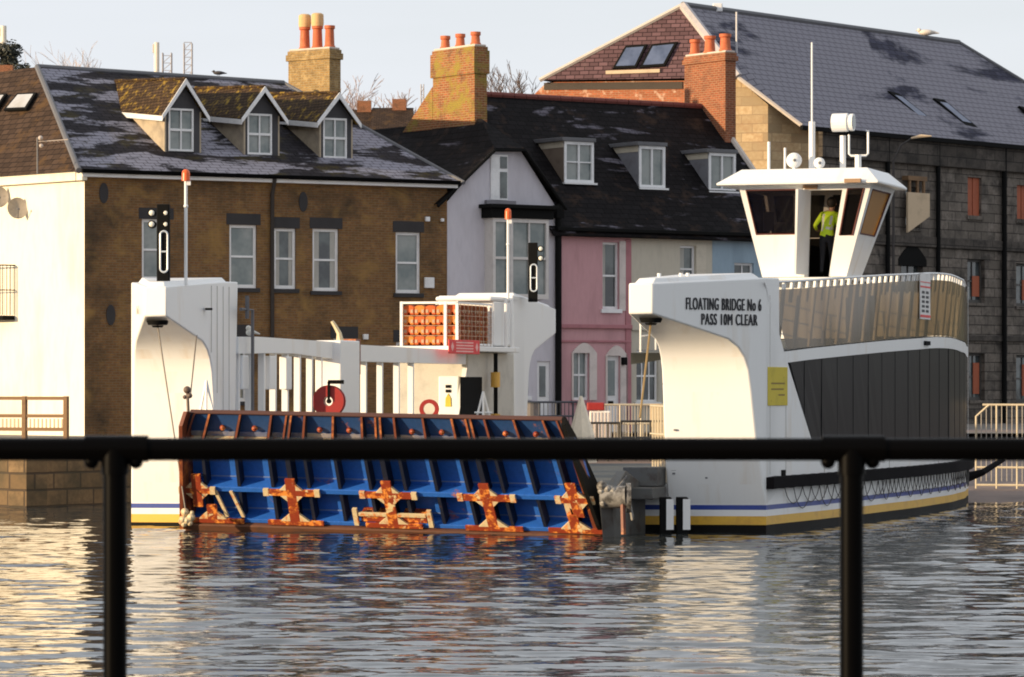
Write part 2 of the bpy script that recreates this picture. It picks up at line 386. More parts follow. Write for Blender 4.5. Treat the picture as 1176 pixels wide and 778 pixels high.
# hill behind the town
g = MB(); n = 40
HM = plain('hillside_scrub', (.05, .055, .03), .95, dirt=(.09, .075, .05), dscale=.05, uv=False)
def hz(x, y): return 1.5 + 16.5 * min(1, max(0, (y - 190) / 90.0)) * (0.9 + .1 * math.sin(x * .05)) + .5 * math.sin(x * .21 + y * .1)
ys = [185, 205, 225, 245, 262, 280, 310, 400, 900]
for i in range(n):
    xa = -120 + 240 * i / n; xb = xa + 240 / n
    for j in range(len(ys) - 1):
        g.face([(xa, ys[j], hz(xa, ys[j])), (xb, ys[j], hz(xb, ys[j])), (xb, ys[j + 1], hz(xb, ys[j + 1])), (xa, ys[j + 1], hz(xa, ys[j + 1]))])
struct(g.build('hill', HM, closed=False, smooth=True))
# promenade under the photographer, with its edge wall (below the frame)
g = MB(); g.box(-60, 60, -40, 8.6, -1.5, 1.7); struct(g.build('promenade', ASPH))

# ================================================================== brown brick house
BH = Fr(-491 * 105 / F, 105, 30)
T = BH.P; BE = 9.2
house = thing('brick_house', 'long brown brick house with three gabled dormers and a white rendered left end', 'house', T(0, 0, 1.6))
uR = BH.u(513.5)
wins = [(163, 195, 252, 322), (263.5, 295, 258.5, 331), (315, 340, 262.5, 332), (359, 389, 263, 334.5), (454.5, 483, 267, 337)]
H = []
for a, b, c, d in wins:
    u0, u1 = BH.u(a), BH.u(b); um = (u0 + u1) / 2; H.append((u0, u1, BH.z(d, um), BH.z(c, um)))
lowd = [(252, 284, 378), (383, 407, 380), (455, 482, 384)]
for a, b, c in lowd:
    u0, u1 = BH.u(a), BH.u(b); zz = BH.z(c + 9, (u0 + u1) / 2); H.append((u0, u1, zz - 1.9, zz))
m = MB(T); holed(m, 0, uR, 1.3, BE, H, depth=.16)
m.face([(uR, 0, 1.3), (uR, 8, 1.3), (uR, 8, BE), (uR, 0, BE)])
m.build('brick_wall', BROWNB, house, closed=False)
DLINT = plain('dark_brick_lintel', (.028, .026, .028), .8)
for i, h in enumerate(H):
    sash(BH, house, *h, depth=.10, rows=2, cols=1, fw=.085, sill=DLINT, lintel=DLINT, pane=GLASS_T if i in (0, 1, 4) else GLASS,
         lh=.33 if i < 5 else .36, curtain=[(.1, .3), (.72, .92)] if i in (2, 3) else None)
# white end wall, running back to the left
WLf = Fr(T(0, 0, 0)[0], T(0, 0, 0)[1], 180 - 46)      # u goes back to the left, v points out of the house: keep v negative inside
TW = WLf.P
m = MB(TW); m.box(0, 16, -.3, 0, 1.3, BE); 
m.build('rendered_end_wall', RENDER_W, house)
# eaves
m = MB(T); m.box(-.15, uR + .25, -.22, -.18, BE - .16, BE + .02); m.box(-.15, uR + .25, -.18, .02, BE - .16, BE - .12); m.build('fascia', UPVC, house)
m = MB(T); m.box(-.2, uR + .3, -.34, -.223, BE - .06, BE + .06); m.build('gutter', BLACK, house, bevel=.02)
m = MB(TW); m.box(-.15, 16, .02, .20, BE - .26, BE + .02); m.build('fascia', RENDER_W, house)
# roof: front slope, left slope, right hip
uA, vA = 1.46, 7.0; zA = BH.z(77, uA, vA); uB = BH.u(326, vA); zB = zA - .15
ov = -.25; slope = (zA - BE) / 7.0
def zf(v): return BE + slope * v
wl = lambda k, o=.25: TW(k, o, BE + .02 - .0)
A = T(uA, vA, zA); B = T(uB, vA, zB); C0 = T(-.28, -.25, BE + .0); D0 = T(uR + .45, -.25, BE + .0)
LFT = TW(16, .22, BE); A2 = (A[0] - 12 * .68, A[1] + 12 * .73, zA - .2)
BK = T(uR + 1.2, 14, BE)
m = MB(); m.face([C0, D0, B, A]); m.build('front_roof_slope', SL_FROST, house, closed=False)
m = MB(); m.face([C0, A, A2, LFT]); m.build('left_roof_slope', SL_BROWN, house, closed=False)
m = MB(); m.face([D0, BK, B]); m.face([A, B, BK, T(2, 14, BE)]); m.face([A, T(2, 14, BE), A2]); m.build('rear_roof_slope', SL_DARK, house, closed=False)
m = MB(); m.tube([C0, tuple(Vector(C0).lerp(Vector(A), .5) + Vector((0, 0, .02))), A], .09, 8); m.tube([A, B], .09, 8); m.tube([B, D0], .07, 8)
m.build('ridge_tiles', LEAD, house, smooth=True)
# skylights on the left slope
def on_left(x, y):                            # point of the left slope seen at pixel x, y
    n = (Vector(A) - Vector(C0)).cross(Vector(LFT) - Vector(C0)); o = Vector((0, 0, CZ)); d = Vector(((x - CX) / F, 1, (HY - y) / F))
    return o + d * ((Vector(C0) - o).dot(n) / d.dot(n)), n.normalized()
for q in ([(22, 110), (44, 109), (32, 128), (6, 129)], [(-8, 111), (10, 110), (-4, 130), (-26, 131)]):
    P4 = [on_left(*p) for p in q]; nn = P4[0][1]
    if nn.z < 0: nn = -nn
    lo = [p[0] + nn * .02 for p in P4]; hi = [p[0] + nn * .10 for p in P4]
    cen = sum(hi, Vector()) / 4
    m = MB(); m.loft(lo, hi); fo = m.build('skylight', BLACKM, house)
    m = MB(); m.face([cen + (p - cen) * .8 + nn * .01 for p in hi]); m.build('pane', GLASS_L, fo, closed=False)
# gabled dormers
def gdormer(xa, xb, ap, feet, win, vf, deep):
    uL, uRr = BH.u(xa, vf), BH.u(xb, vf); uc = (uL + uRr) / 2
    zr = BH.z(ap[1], uc, vf); zE = BH.z(feet, uc, vf); zb = zf(vf) - .02
    d = None
    dm = MB(T); z0w, z1w = BH.z(win[3], uc, vf), BH.z(win[2], uc, vf); a, b = BH.u(win[0], vf), BH.u(win[1], vf)
    vb = (zr - BE) / slope + .1; vc = (zE - BE) / slope + .1
    # cheeks
    root = MB(T)
    for u0 in (uL, uRr - .05):
        vq = (zE + .3 - BE) / slope + .1; root.loft([(u0, vf, zb), (u0, vq, zE + .28), (u0, vf, zE)], [(u0 + .05, vf, zb), (u0 + .05, vq, zE + .28), (u0 + .05, vf, zE)])
    dr = root.build('dormer', plain('dormer_cheek_boards', (.40, .33, .24), .8, dirt=(.15, .13, .11), dscale=1.2), house)
    f = MB(T); holed(f, uL + .05, uRr - .05, zb, zE + .1, [(a, b, z0w, z1w)], v=vf + .0, depth=.1)
    f.face([(uL, vf + .001, zE), (uRr, vf + .001, zE), (uc, vf + .001, zr - .04)]); f.build('dormer_front', plain('dark_hung_slates', (.035, .034, .04), .6), dr, closed=False)
    # window
    sd_ = MB(T); w_ = .05
    sd_.box(a, a + w_, vf - .02, vf + .05, z0w, z1w); sd_.box(b - w_, b, vf - .02, vf + .05, z0w, z1w)
    sd_.box(a + w_, b - w_, vf - .02, vf + .05, z0w, z0w + .06); sd_.box(a + w_, b - w_, vf - .02, vf + .05, z1w - .06, z1w)
    zm = (z0w + z1w) / 2; um = (a + b) / 2; sd_.box(a + w_, b - w_, vf - .01, vf + .045, zm - .035, zm + .035)
    sd_.box(um - .02, um + .02, vf - .015, vf + .04, z0w + .06, z1w - .06)
    wo = sd_.build('window_frame', UPVC, dr)
    pn = MB(T); pn.box(a + .02, b - .02, vf + .05, vf + .06, z0w, z1w); pn.build('window_pane', GLASS_T, dr)
    # roof and barge boards
    e = .16; zt_ = zr + .03; he = (zr - zE) / (uRr - uL) * 2
    rf = MB(T); RU = .30
    for sg in (-1, 1):
        ue = uc + sg * ((uRr - uL) / 2 + e); ze = zE - he * e + .02
        rf.loft([(uc, vf - .2, zt_), (ue, vf - .2, ze), (ue, (ze + RU - BE) / slope + .1, ze + RU), (uc, (zt_ + RU - BE) / slope + .1, zt_ + RU)],
                [(uc, vf - .2, zt_ + .06), (ue, vf - .2, ze + .06), (ue, (ze + RU - BE) / slope + .1, ze + .06 + RU), (uc, (zt_ + RU - BE) / slope + .1, zt_ + .06 + RU)])
    rf.build('dormer_roof', SL_MOSS, dr)
    bb = MB(T)
    for sg in (-1, 1):
        ue = uc + sg * ((uRr - uL) / 2 + e + .02); ze = zE - he * (e + .02)
        A_ = [(uc, vf - .24, zt_ + .08), (ue, vf - .24, ze + .10), (ue, vf - .24, ze - .05), (uc, vf - .24, zt_ - .10)]
        bb.loft(A_, [(p[0], vf - .203, p[2]) for p in A_])
    ue = uc - (uRr - uL) / 2 - e; ze = zE - he * e
    vr = (ze + RU - BE) / slope + .1; bb.loft([(ue - .02, vf - .2, ze - .10), (ue + .01, vf - .2, ze - .10), (ue + .01, vf - .2, ze + .05), (ue - .02, vf - .2, ze + .05)], [(ue - .02, vr, ze - .10 + RU), (ue + .01, vr, ze - .10 + RU), (ue + .01, vr, ze + .05 + RU), (ue - .02, vr, ze + .05 + RU)]); bb.build('barge_board', UPVC, dr)
    rt = MB(T); rt.tube([(uc, vf - .2, zt_ + .07), (uc, (zt_ + RU - BE) / slope + .1, zt_ + .07 + RU)], .055, 6); rt.build('ridge_tiles', SL_MOSS, dr, smooth=True)
gdormer(189, 231, (211, 95), 128, (193.5, 222, 125, 174), 1.3, 5)
gdormer(280, 321, (301, 104), 133, (284, 312, 131, 178), 1.3, 5)
gdormer(367, 405, (386, 111), 137, (371, 398, 136, 182), 1.3, 5)
# downpipe, wall anchor plates, small boxes
m = MB(T); u = BH.u(311); m.tube([(u, -.28, BE - .05), (u, -.1, BE - .5), (u, -.1, 2)], .06, 8); m.build('downpipe', DARKPIPE, house, smooth=True)
for x, y in ((119, 222), (127, 362), (348, 232)):
    u, z = BH.uz(x, y); m = MB(T); n = 14
    rg = lambda v: [(u + .14 * math.cos(2 * math.pi * k / n), v, z + .30 * math.sin(2 * math.pi * k / n)) for k in range(n)]
    m.loft(rg(-.03), rg(.0)); m.build('wall_anchor_plate', DLINT, house)
for x, y, s in ((492, 325, .16), (490, 252, .07), (507, 253, .05), (419, 387, .08)):
    u, z = BH.uz(x, y); m = MB(T); m.box(u - s, u + s, -.10, -.005, z - s, z + s); m.build('vent_cover', UPVC, house, bevel=.015)

def chimney(parent, T, a0, a1, b0, b1, z0, z1, brickm, pots, cap=.0, capmat=None, flare=None, along='v', name='chimney'):
    """stack a0..a1 (u) b0..b1 (v); pots along v"""
    m = MB(T); m.box(a0, a1, b0, b1, z0, z1)
    if cap:
        m.box(a0 - .06, a1 + .06, b0 - .06, b1 + .06, z1 - cap, z1 - .12); m.box(a0 - .02, a1 + .02, b0 - .02, b1 + .02, z1 - .12, z1)
    if flare:
        zz0, zz1, k = flare
        m.loft([(a0 - .01, b1, z0), (a1 + .01, b1, z0), (a1 + .01, b1 + k, z0), (a0 - .01, b1 + k, z0)], [(a0 - .01, b1, zz1), (a1 + .01, b1, zz1), (a1 + .01, b1 + .02, zz1), (a0 - .01, b1 + .02, zz1)])
    c = m.build(name, brickm, parent, bevel=.012)
    m = MB(T); m.box(a0 + .02, a1 - .02, b0 + .02, b1 - .02, z1 + .002, z1 + .07); m.build('mortar_bed', STONE_CAP, c, bevel=.02)
    for (u, v, h, r, mat, crown) in pots:
        m = MB(T)
        prof = [(r * 1.15, 0), (r * 1.15, .06), (r * .98, .09), (r * .86, h - .12), (r * 1.08, h - .10), (r * 1.08, h), (r * .8, h), (r * .8, h - .2)]
        n = 14; rings = [[(u + q * math.cos(2 * math.pi * k / n), v + q * math.sin(2 * math.pi * k / n), z1 + .05 + hh) for k in range(n)] for q, hh in prof]
        for i in range(len(rings) - 1): m.loft(rings[i], rings[i + 1], caps=False)
        m.face(rings[-1]); po = m.build('chimney_pot', mat, c, smooth=True)
        if crown:
            m = MB(T); n = 14; R0 = [[(u + q * math.cos(2 * math.pi * k / n), v + q * math.sin(2 * math.pi * k / n), z1 + .05 + hh) for k in range(n)] for q, hh in ((r * 1.12, h - .02), (r * 1.2, h + .1), (r * 1.15, h + .36), (r * .8, h + .4))]
            for i in range(3): m.loft(R0[i], R0[i + 1], caps=False)
            m.face(R0[-1]); m.build('pot_cowl', crown, po, smooth=True)
    return c
# chimney of the brown house, turned a little
CF = Fr(at(378.5, 117), 117, 52)               # origin at the lit/shaded arris; v runs back-left
L1 = 1.72
v_ = lambda x: (lambda k: (CF.X - k * CF.Y) / (CF.s + k * CF.c))((x - CX) / F)
chimney(house, CF.P, 0, .55, 0, v_(331), 10.6, zt(56, 117), YELB,
        [(.28, v_(343.5), .75, .17, TERRA, TERRA_Y), (.28, v_(358), .75, .17, TERRA, TERRA_Y), (.28, v_(372), .72, .16, TERRA, None)], cap=.32)

# things on the brown house
def dish(x, y, Y, r, facing, label, name='satellite_dish'):
    c = (at(x, Y), Y, zt(y, Y)); e = thing(name, label, 'satellite dish', c); f = Vector(facing).normalized()
    q = f.to_track_quat('Z', 'Y'); n = 20; m = MB()
    for s, off in ((1, 0), (-1, -.015)):
        rings = []
        for k in range(5):
            rr = r * k / 4; hgt = .25 * r * (k / 4) ** 2 + off
            rings.append([Vector(c) + q @ Vector((rr * math.cos(2 * math.pi * i / n), rr * 1.08 * math.sin(2 * math.pi * i / n), hgt)) for i in range(n)])
        for k in range(1, 5):
            if k == 1: m.face(rings[1])
            else: m.loft(rings[k - 1], rings[k], caps=False)
    m.build('reflector', plain('dish_grey', (.36, .31, .25), .5), e, smooth=True, closed=False)
    m = MB(); tip = Vector(c) + q @ Vector((0, -r * .3, r * .95)); m.tube([Vector(c) + q @ Vector((0, -r, .2 * r)), tip], .015, 6); m.ball(tip, .04)
    bk = Vector(c) - f * .05; m.tube([Vector(c), bk, bk + Vector((.05, .18, 0))], .02, 6); m.build('feed_arm', LEAD, e, smooth=True)
# wall plane of the white end at screen x
def yw(x): u = WLf.u(x); return WLf.P(u, 0, 0)[1]
dish(20, 240, yw(20) - .35, .30, (.25, -1, .25), 'grey satellite dish on the white end wall, the right one of two')
dish(-2, 227, yw(0) - .4, .30, (.25, -1, .25), 'grey satellite dish cut by the left edge of the picture, on the white wall')
# juliet balcony on the white wall
u0 = WLf.u(17); p0 = Vector(TW(u0, .35, 0)); 
be = thing('balcony', 'black iron balcony with vertical bars fixed high on the white wall', 'balcony', TW(u0 + .2, 0, zt(365, yw(17))))
zb_, zt_ = zt(362, yw(17)), zt(305, yw(17)); m = MB(TW)
for k in range(16): m.tube([(u0 + .02 + k * .13, .42, zb_), (u0 + .02 + k * .13, .42, zt_)], .011, 5)
for k in range(1, 4): m.tube([(u0, .42 - k * .13, zb_), (u0, .42 - k * .13, zt_)], .011, 5)
m.tube([(u0, 0, zt_), (u0, .42, zt_), (u0 + 2.1, .42, zt_)], .022, 6); m.tube([(u0, 0, (zt_ + zb_) / 2), (u0, .42, (zt_ + zb_) / 2), (u0 + 2.1, .42, (zt_ + zb_) / 2)], .015, 6)
m.build('railing', BLACK, be)
m = MB(TW); m.box(u0, u0 + 2.1, .002, .44, zb_ - .14, zb_ - .02); m.build('platform', BLACKM, be)
# wooden balustrade standing on the quay
def rail_pt(x, Y): return at(x, Y)
wb = thing('wooden_balustrade', 'weathered brown wooden balustrade on the quay below the white wall', 'balustrade', (at(75, 95), 95, 1.6))
d1 = Vector((-.80, .35, 0)).normalized(); P0 = Vector((at(76, 95), 95, 0)); zt1 = zt(457, 95)
def bar(a, b, w, z0, z1, mb): 
    A_, B_ = P0 + d1 * a, P0 + d1 * b; n = Vector((-d1.y, d1.x, 0)) * w
    mb.loft([A_ - n + Vector((0, 0, z0)), B_ - n + Vector((0, 0, z0)), B_ + n + Vector((0, 0, z0)), A_ + n + Vector((0, 0, z0))], [A_ - n + Vector((0, 0, z1)), B_ - n + Vector((0, 0, z1)), B_ + n + Vector((0, 0, z1)), A_ + n + Vector((0, 0, z1))])
for k in (0, 1.25, 2.5): m = MB(); bar(k - .06, k + .06, .06, 1.6, zt1 + .04, m); m.build('post', WOOD, wb, bevel=.01)
for zz in (zt1 - .06, zt1 - .52, 1.86): m = MB(); bar(-.02, 2.6, .035, zz, zz + .09, m); m.build('rail', WOOD, wb, bevel=.01)
m = MB()
for k in range(20): bar(.1 + k * .12, .14 + k * .12, .012, 1.9, zt1 - .55, m)
m.build('spindles', PALEBOARD, wb)
# tv aerial on a pole in front of the left slope
e = thing('tv_aerial', 'thin television aerial on a pole above the white wall eaves', 'aerial', (at(43, 104.5), 104.5, BE))
X = at(43, 104.5); m = MB(); m.tube([(X, 104.5, zt(200, 104.5)), (X, 104.5, zt(158, 104.5))], .025, 6); m.build('pole', LEAD, e)
m = MB(); zz = zt(163, 104.5); m.tube([(X, 104.5, zz), (X + .9, 104.3, zz + .05)], .014, 5)
for k in range(7): m.tube([(X + .12 * k, 104.5 - .18, zz), (X + .12 * k, 104.5 + .18, zz)], .008, 4)
m.ball((X + .1, 104.4, zz + .1), .07); m.ball((X + .12, 104.4, zz - .12), .06); m.build('antenna_elements', plain('aerial_metal', (.5, .42, .36), .5), e)

# ================================================================== the lilac house
LF = Fr(at(513.5, 111), 111, 36); T = LF.P
lh = thing('lilac_house', 'narrow lilac rendered house with a black-corniced bay window and tall mossy chimney', 'house', T(0, 0, 1.6))
uw = LF.u(638.5); 
def lz(x, y, v=0): return LF.uz(x, y, v)
a1 = lz(565, 172); a2 = lz(597, 172); zl = LF.z(232, 0); zr_ = LF.z(238, uw)
bay = [LF.u(560), LF.u(615), LF.z(338, 2), LF.z(256, 2)]
up = (LF.u(564), LF.u(581), LF.z(230, 2), LF.z(178, 2))
m = MB(T); zmid = min(zl, zr_)
dw = (LF.u(617), LF.u(632), 1.6, LF.z(415, 3.2)); w3 = (LF.u(585), LF.u(607), LF.z(455, 3), LF.z(395, 3))
holed(m, 0, uw, 1.3, zmid, [bay, dw, w3], depth=.12)
m.face([(0, 0, zmid), (uw, 0, zmid), (uw, 0, zr_), (a2[0], 0, a2[1]), (a1[0], 0, a1[1]), (0, 0, zl)])
m.face([(uw, 0, 1.3), (uw, 8, 1.3), (uw, 8, zr_), (uw, 0, zr_)])
m.build('rendered_wall', LILAC, lh, closed=False)
# attic window (narrow, in its own surround standing proud)
m = MB(T); m.box(up[0] - .04, up[1] + .04, -.05, -.004, up[2], up[3]); m.build('window_surround', UPVC, lh)
m = MB(T)
for z0, z1 in ((up[2] + .06, up[2] + (up[3] - up[2]) * .62), (up[2] + (up[3] - up[2]) * .70, up[3] - .06)): m.box((up[0] + up[1]) / 2 + .02, up[1] - .0, -.07, -.051, z0, z1)
m.build('window_pane', GLASS, lh)
m = MB(T); m.box(up[0] - .25, up[1] + .3, -.12, -.004, up[2] - .16, up[2] - .02); m.build('window_sill', plain('grey_sill', (.2, .19, .21), .8), lh)
# bay
bo = MB(T); ua, ub = bay[0] - .12, bay[1] + .18
bo.box(ua, ub, -.45, .02, bay[2] - .15, bay[2]); bo.box(ua, ub, -.45, .02, bay[3], bay[3] + .12)
for q in (ua, ua + .55, ua + .66, ub - .10): bo.box(q, q + .10, -.45, -.36, bay[2], bay[3])
bo.box(ua + .1, ub - .1, -.44, -.38, (bay[2] + bay[3]) / 2 - .04, (bay[2] + bay[3]) / 2 + .04)
bo.box((ua + .76 + ub - .1) / 2 - .03, (ua + .76 + ub - .1) / 2 + .03, -.43, -.38, bay[2], bay[3]); bo.box(ua, ua + .06, -.36, .0, bay[2], bay[3]); bo.box(ub - .06, ub, -.36, 0, bay[2], bay[3])
bw = bo.build('bay_window', plain('stone_white_surround', (.60, .57, .55), .7), lh)
m = MB(T); m.box(ua + .07, ub - .07, -.37, -.35, bay[2], bay[3]); m.build('pane', GLASS_T, bw)
m = MB(T); m.box(ua - .12, ub + .14, -.52, .02, bay[3] + .122, bay[3] + .42); m.box(ua - .22, ub + .26, -.66, .02, bay[3] + .42, bay[3] + .54); m.build('cornice', BLACKM, bw, bevel=.02)
sash(LF, lh, *w3, rows=2, cols=2, fw=.06, sill=UPVC)
m = MB(T); m.box(dw[0], dw[1], .06, .1, 1.6, dw[3]); do = m.build('door', UPVC, lh)
m = MB(T); m.box(dw[0] + .12, dw[1] - .15, .045, .058, dw[3] - 1.1, dw[3] - .15); m.build('door_glass', GLASS, do)
# roof
zt2 = LF.z(136, 1.9, 1.3); uc = (a1[0] + a2[0]) / 2
rA = (uc, 1.3, zt2); rB = (uc, 8, zt2); s_l = (zt2 - zl) / (uc + .2)
m = MB(T); m.face([(-.5, -.2, zl - .1), (a1[0] - .05, -.2, a1[1] + .02), rA, rB, (-.5, 8, zl - .1)])
m.face([(a1[0] - .05, -.2, a1[1] + .02), (a2[0] + .05, -.2, a2[1] + .02), rA])
m.face([(a2[0] + .05, -.2, a2[1] + .02), (uw + .25, -.2, zr_ - .02), (uw + .25, 8, zr_ - .02), rB, rA])
m.build('roof', SL_DARK, lh, closed=False)
m = MB(T); m.tube([(-.5, -.22, zl - .16), (a1[0] - .05, -.22, a1[1] - .04), (a2[0] + .05, -.22, a2[1] - .04), (uw + .25, -.22, zr_ - .08)], .05, 6); m.build('verge', BLACKM, lh)
m = MB(T); u = uw + .02; m.tube([(u, -.1, zr_ + .1), (u, -.1, 1.6)], .10, 8)
m.box(u - .14, u + .14, -.22, 0, zr_ - .35, zr_ + .05); m.build('downpipe', BLACKM, lh, smooth=False)
vv = lambda x, u_: (lambda k: (LF.X + u_ * LF.c - k * (LF.Y + u_ * LF.s)) / (LF.s + k * LF.c))((x - CX) / F)
cu = uc - .1; cb0 = vv(545, cu); cb1 = vv(497, cu)
ztp = LF.z(53, cu, cb0)
chimney(lh, T, cu, cu + .48, cb0, cb1, zt2 - .7, ztp, MOSSB,
        [(cu + .24, cb0 + .28, .42, .15, TERRA, None), (cu + .24, cb0 + (cb1 - cb0) / 2 - .03, .42, .15, TERRA, None), (cu + .24, cb1 - .35, .42, .15, TERRA, None)],
        cap=.85, flare=(0, LF.z(100, cu, cb1), 2.3))

# ================================================================== the terrace: pink, cream and pale blue houses
TF = Fr(at(640, 113.5), 113.5, 35); T = TF.P
EZ = 7.95; RV = 4.5; RZ = 12.28; SLP = (RZ - EZ) / RV
cuts = [0, TF.u(724.5), TF.u(818), TF.u(912)]
def tz(v): return EZ + SLP * v
def flat_dormer(par, xa, xb, win, y0, y1, vf, cheek):
    ua_, ub_ = TF.u(xa, vf), TF.u(xb, vf); uc_ = (ua_ + ub_) / 2
    zb, zt_ = TF.z(y1, uc_, vf), TF.z(y0, uc_, vf); vb = (zt_ - EZ) / SLP
    m = MB(T)
    for u0 in (ua_, ub_ - .06):
        m.loft([(u0, vf, tz(vf) - .02), (u0, vb, zt_), (u0, vf, zt_)], [(u0 + .06, vf, tz(vf) - .02), (u0 + .06, vb, zt_), (u0 + .06, vf, zt_)])
    d = m.build('dormer', cheek, par)
    m = MB(T); m.box(ua_ - .10, ub_ + .02, vf - .10, vb + .1, zt_ + .002, zt_ + .12); m.build('dormer_roof', LEAD, d, bevel=.01)
    m = MB(T); m.box(ua_ - .13, ub_ + .05, vf - .13, vb, zt_ - .22, zt_ - .002) if False else m.box(ua_ - .012, ua_ - .002, vf, vb - .05, zt_ - .20, zt_ - .002); m.build('eave_board', plain('cream_board', (.62, .54, .40), .7), d)
    a, b = ua_ + .02, ub_ - .02; fw = .09; m = MB(T)
    m.box(a, a + fw, vf - .03, vf + .04, zb, zt_); m.box(b - fw, b, vf - .03, vf + .04, zb, zt_); m.box(a, b, vf - .035, vf + .045, zb, zb + .09); m.box(a, b, vf - .035, vf + .045, zt_ - .10, zt_ - .001)
    m.box((a + b) / 2 - .03, (a + b) / 2 + .03, vf - .02, vf + .04, zb, zt_ - .1); m.box(a - .05, b + .08, vf - .12, vf + .04, zb - .06, zb - .002)
    if win: m.box(a, b, vf - .012, vf + .035, (zb + zt_) / 2 - .02, (zb + zt_) / 2 + .02)
    m.build('window_frame', UPVC, d)
    m = MB(T); m.box(a + .02, b - .02, vf + .045, vf + .055, zb, zt_ - .01); m.build('window_pane', GLASS_T, d)
    m = MB(T); m.loft([(a, vf + .06, tz(vf + .06) - .05), (b, vf + .06, tz(vf + .06) - .05), (b, vf + .06, zb), (a, vf + .06, zb)], [(a, vf + .09, tz(vf + .06) - .05), (b, vf + .09, tz(vf + .06) - .05), (b, vf + .09, zb), (a, vf + .09, zb)]); m.build('dormer_apron', LEAD, d)
specs = [('pink_house', 'pink rendered terraced house with a white front door and one flat dormer', PINK, 0),
         ('cream_house', 'cream rendered terraced house between the pink and the pale blue house', CREAM, 1),
         ('blue_house', 'pale blue terraced house behind the ferry wheelhouse, at the right end of its terrace', BLUEW, 2)]
houses = []
for nm, lab, wm, i in specs:
    h = thing(nm, lab, 'house', T(cuts[i], 0, 1.6)); houses.append(h); u0, u1 = cuts[i], cuts[i + 1]
    m = MB(T); 
    if i == 0:
        W = [(TF.u(692), TF.u(711), TF.z(355, 1.5), TF.z(278, 1.5)), (TF.u(658), TF.u(676.5), 2.6, TF.z(402, 1)), (TF.u(697), TF.u(712), 1.6, TF.z(405, 1.8))]
    elif i == 1:
        W = [(TF.u(781), TF.u(799), TF.z(336, 4.7), TF.z(282, 4.7)), (TF.u(731), TF.u(756), TF.z(462, 3), TF.z(402, 3))]
    else: W = [(u0 + .9, u0 + 1.7, 5.2, 7.0), (u0 + .9, u0 + 1.9, 2.5, 4.2)]
    holed(m, u0, u1 - .003, 1.3, EZ, W, depth=.15)
    if i == 2: m.face([(u1, 0, 1.3), (u1, 9, 1.3), (u1, 9, EZ), (u1, RV, RZ - .1), (u1, 0, EZ)])
    m.build('rendered_wall', wm, h, closed=False)
    if i == 0:
        sash(TF, h, *W[0], rows=2, cols=1, fw=.07, sill=UPVC, pane=GLASS, curtain=[(.1, .3)])
        sash(TF, h, *W[1], rows=2, cols=2, fw=.07, sill=PINK_D, pane=GLASS_T, arch=.22)
        m = MB(T); a, b, c, d = W[2]; m.box(a, b, .08, .12, c, d); do = m.build('front_door', UPVC, h)
        m = MB(T); m.box(a + .08, a + .36, .065, .078, d - 1.35, d - .25); m.build('door_glass', GLASS_T, do)
        m = MB(T); m.box(a + .1, a + .3, .06, .078, d - 1.62, d - 1.52); m.build('letter_box', BLACKM, do)
        # mouldings: string course, ground floor cornice, window surrounds
        zc = TF.z(375, 1); zc2 = TF.z(392, 1); m = MB(T); m.box(u0, u1 - .003, -.10, -.001, zc - .06, zc + .06); m.box(u0, u1 - .003, -.05, -.001, zc2 - .04, zc2 + .03); m.box(u1 - .22, u1 - .004, -.04, -.001, 1.6, EZ - .3); m.build('string_course', PINK_D, h, bevel=.01)
        for (a, b, c, d) in (W[1], W[2]):
            m = MB(T); n = 10; w_ = .16
            m.box(b + .0, b + w_ + .12, -.04, -.001, c, d - .1); m.box(a - .06, a, -.04, -.001, c, d - .1)
            O = [(a - .06 + (b - a + w_ + .18) * k / n, d - .1 + .32 * math.sin(math.pi * k / n)) for k in range(n + 1)]
            for k in range(n): m.loft([(O[k][0], -.04, d - .1), (O[k + 1][0], -.04, d - .1), (O[k + 1][0], -.04, O[k + 1][1]), (O[k][0], -.04, O[k][1])], [(O[k][0], -.001, d - .1), (O[k + 1][0], -.001, d - .1), (O[k + 1][0], -.001, O[k + 1][1]), (O[k][0], -.001, O[k][1])])
            m.build('arch_surround', plain('pale_surround', (.62, .55, .52), .8), h)
        m = MB(T); a, b, c, d = W[0]; m.box(b + .002, b + .36, -.03, -.001, c - .05, d + .05); m.build('window_surround', plain('pale_surround', (.6, .55, .5), .8), h)
        m = MB(T); u_, z_ = TF.uz(714.5, 415); m.box(u_ - .08, u_ + .08, -.18, -.04, z_ - .12, z_ + .12); m.build('wall_lamp', BLACKM, h, bevel=.02)
    elif i == 1:
        sash(TF, h, *W[0], rows=2, cols=1, fw=.07, sill=UPVC, pane=GLASS, curtain=[(.1, .4)])
        sash(TF, h, *W[1], rows=2, cols=3, fw=.06, sill=UPVC, pane=GLASS, arch=.3)
        m = MB(T); a, b, c, d = W[0]; m.box(b + .002, b + .4, -.03, -.001, c - .05, d + .05); m.build('window_surround', plain('cream_surround', (.55, .5, .41), .8), h)
        zc = TF.z(378, 4); m = MB(T); m.box(u0 + .003, u1 - .003, -.08, -.001, zc - .05, zc + .05); m.build('string_course', CREAM, h)
    else:
        for w_ in W: sash(TF, h, *w_, rows=2, cols=2, sill=UPVC)
    m = MB(T); m.box(u0, u1 - .004, -.18, .02, EZ - .18, EZ - .03); m.build('fascia', plain('cream_board', (.5, .45, .36), .7), h)
    m = MB(T); m.box(u0 - (.2 if i == 0 else 0), u1 - .004, -.32, -.183, EZ - .10, EZ + .02); m.build('gutter', BLACKM, h, bevel=.02)
    m = MB(T); ul = u0 - (.35 if i == 0 else 0)
    m.loft([(ul, -.28, EZ - .27 + .0), (u1 - .003, -.28, EZ - .27), (u1 - .003, RV, RZ), (ul, RV, RZ)], [(ul, -.28, EZ - .17), (u1 - .003, -.28, EZ - .17), (u1 - .003, RV, RZ + .1), (ul, RV, RZ + .1)])
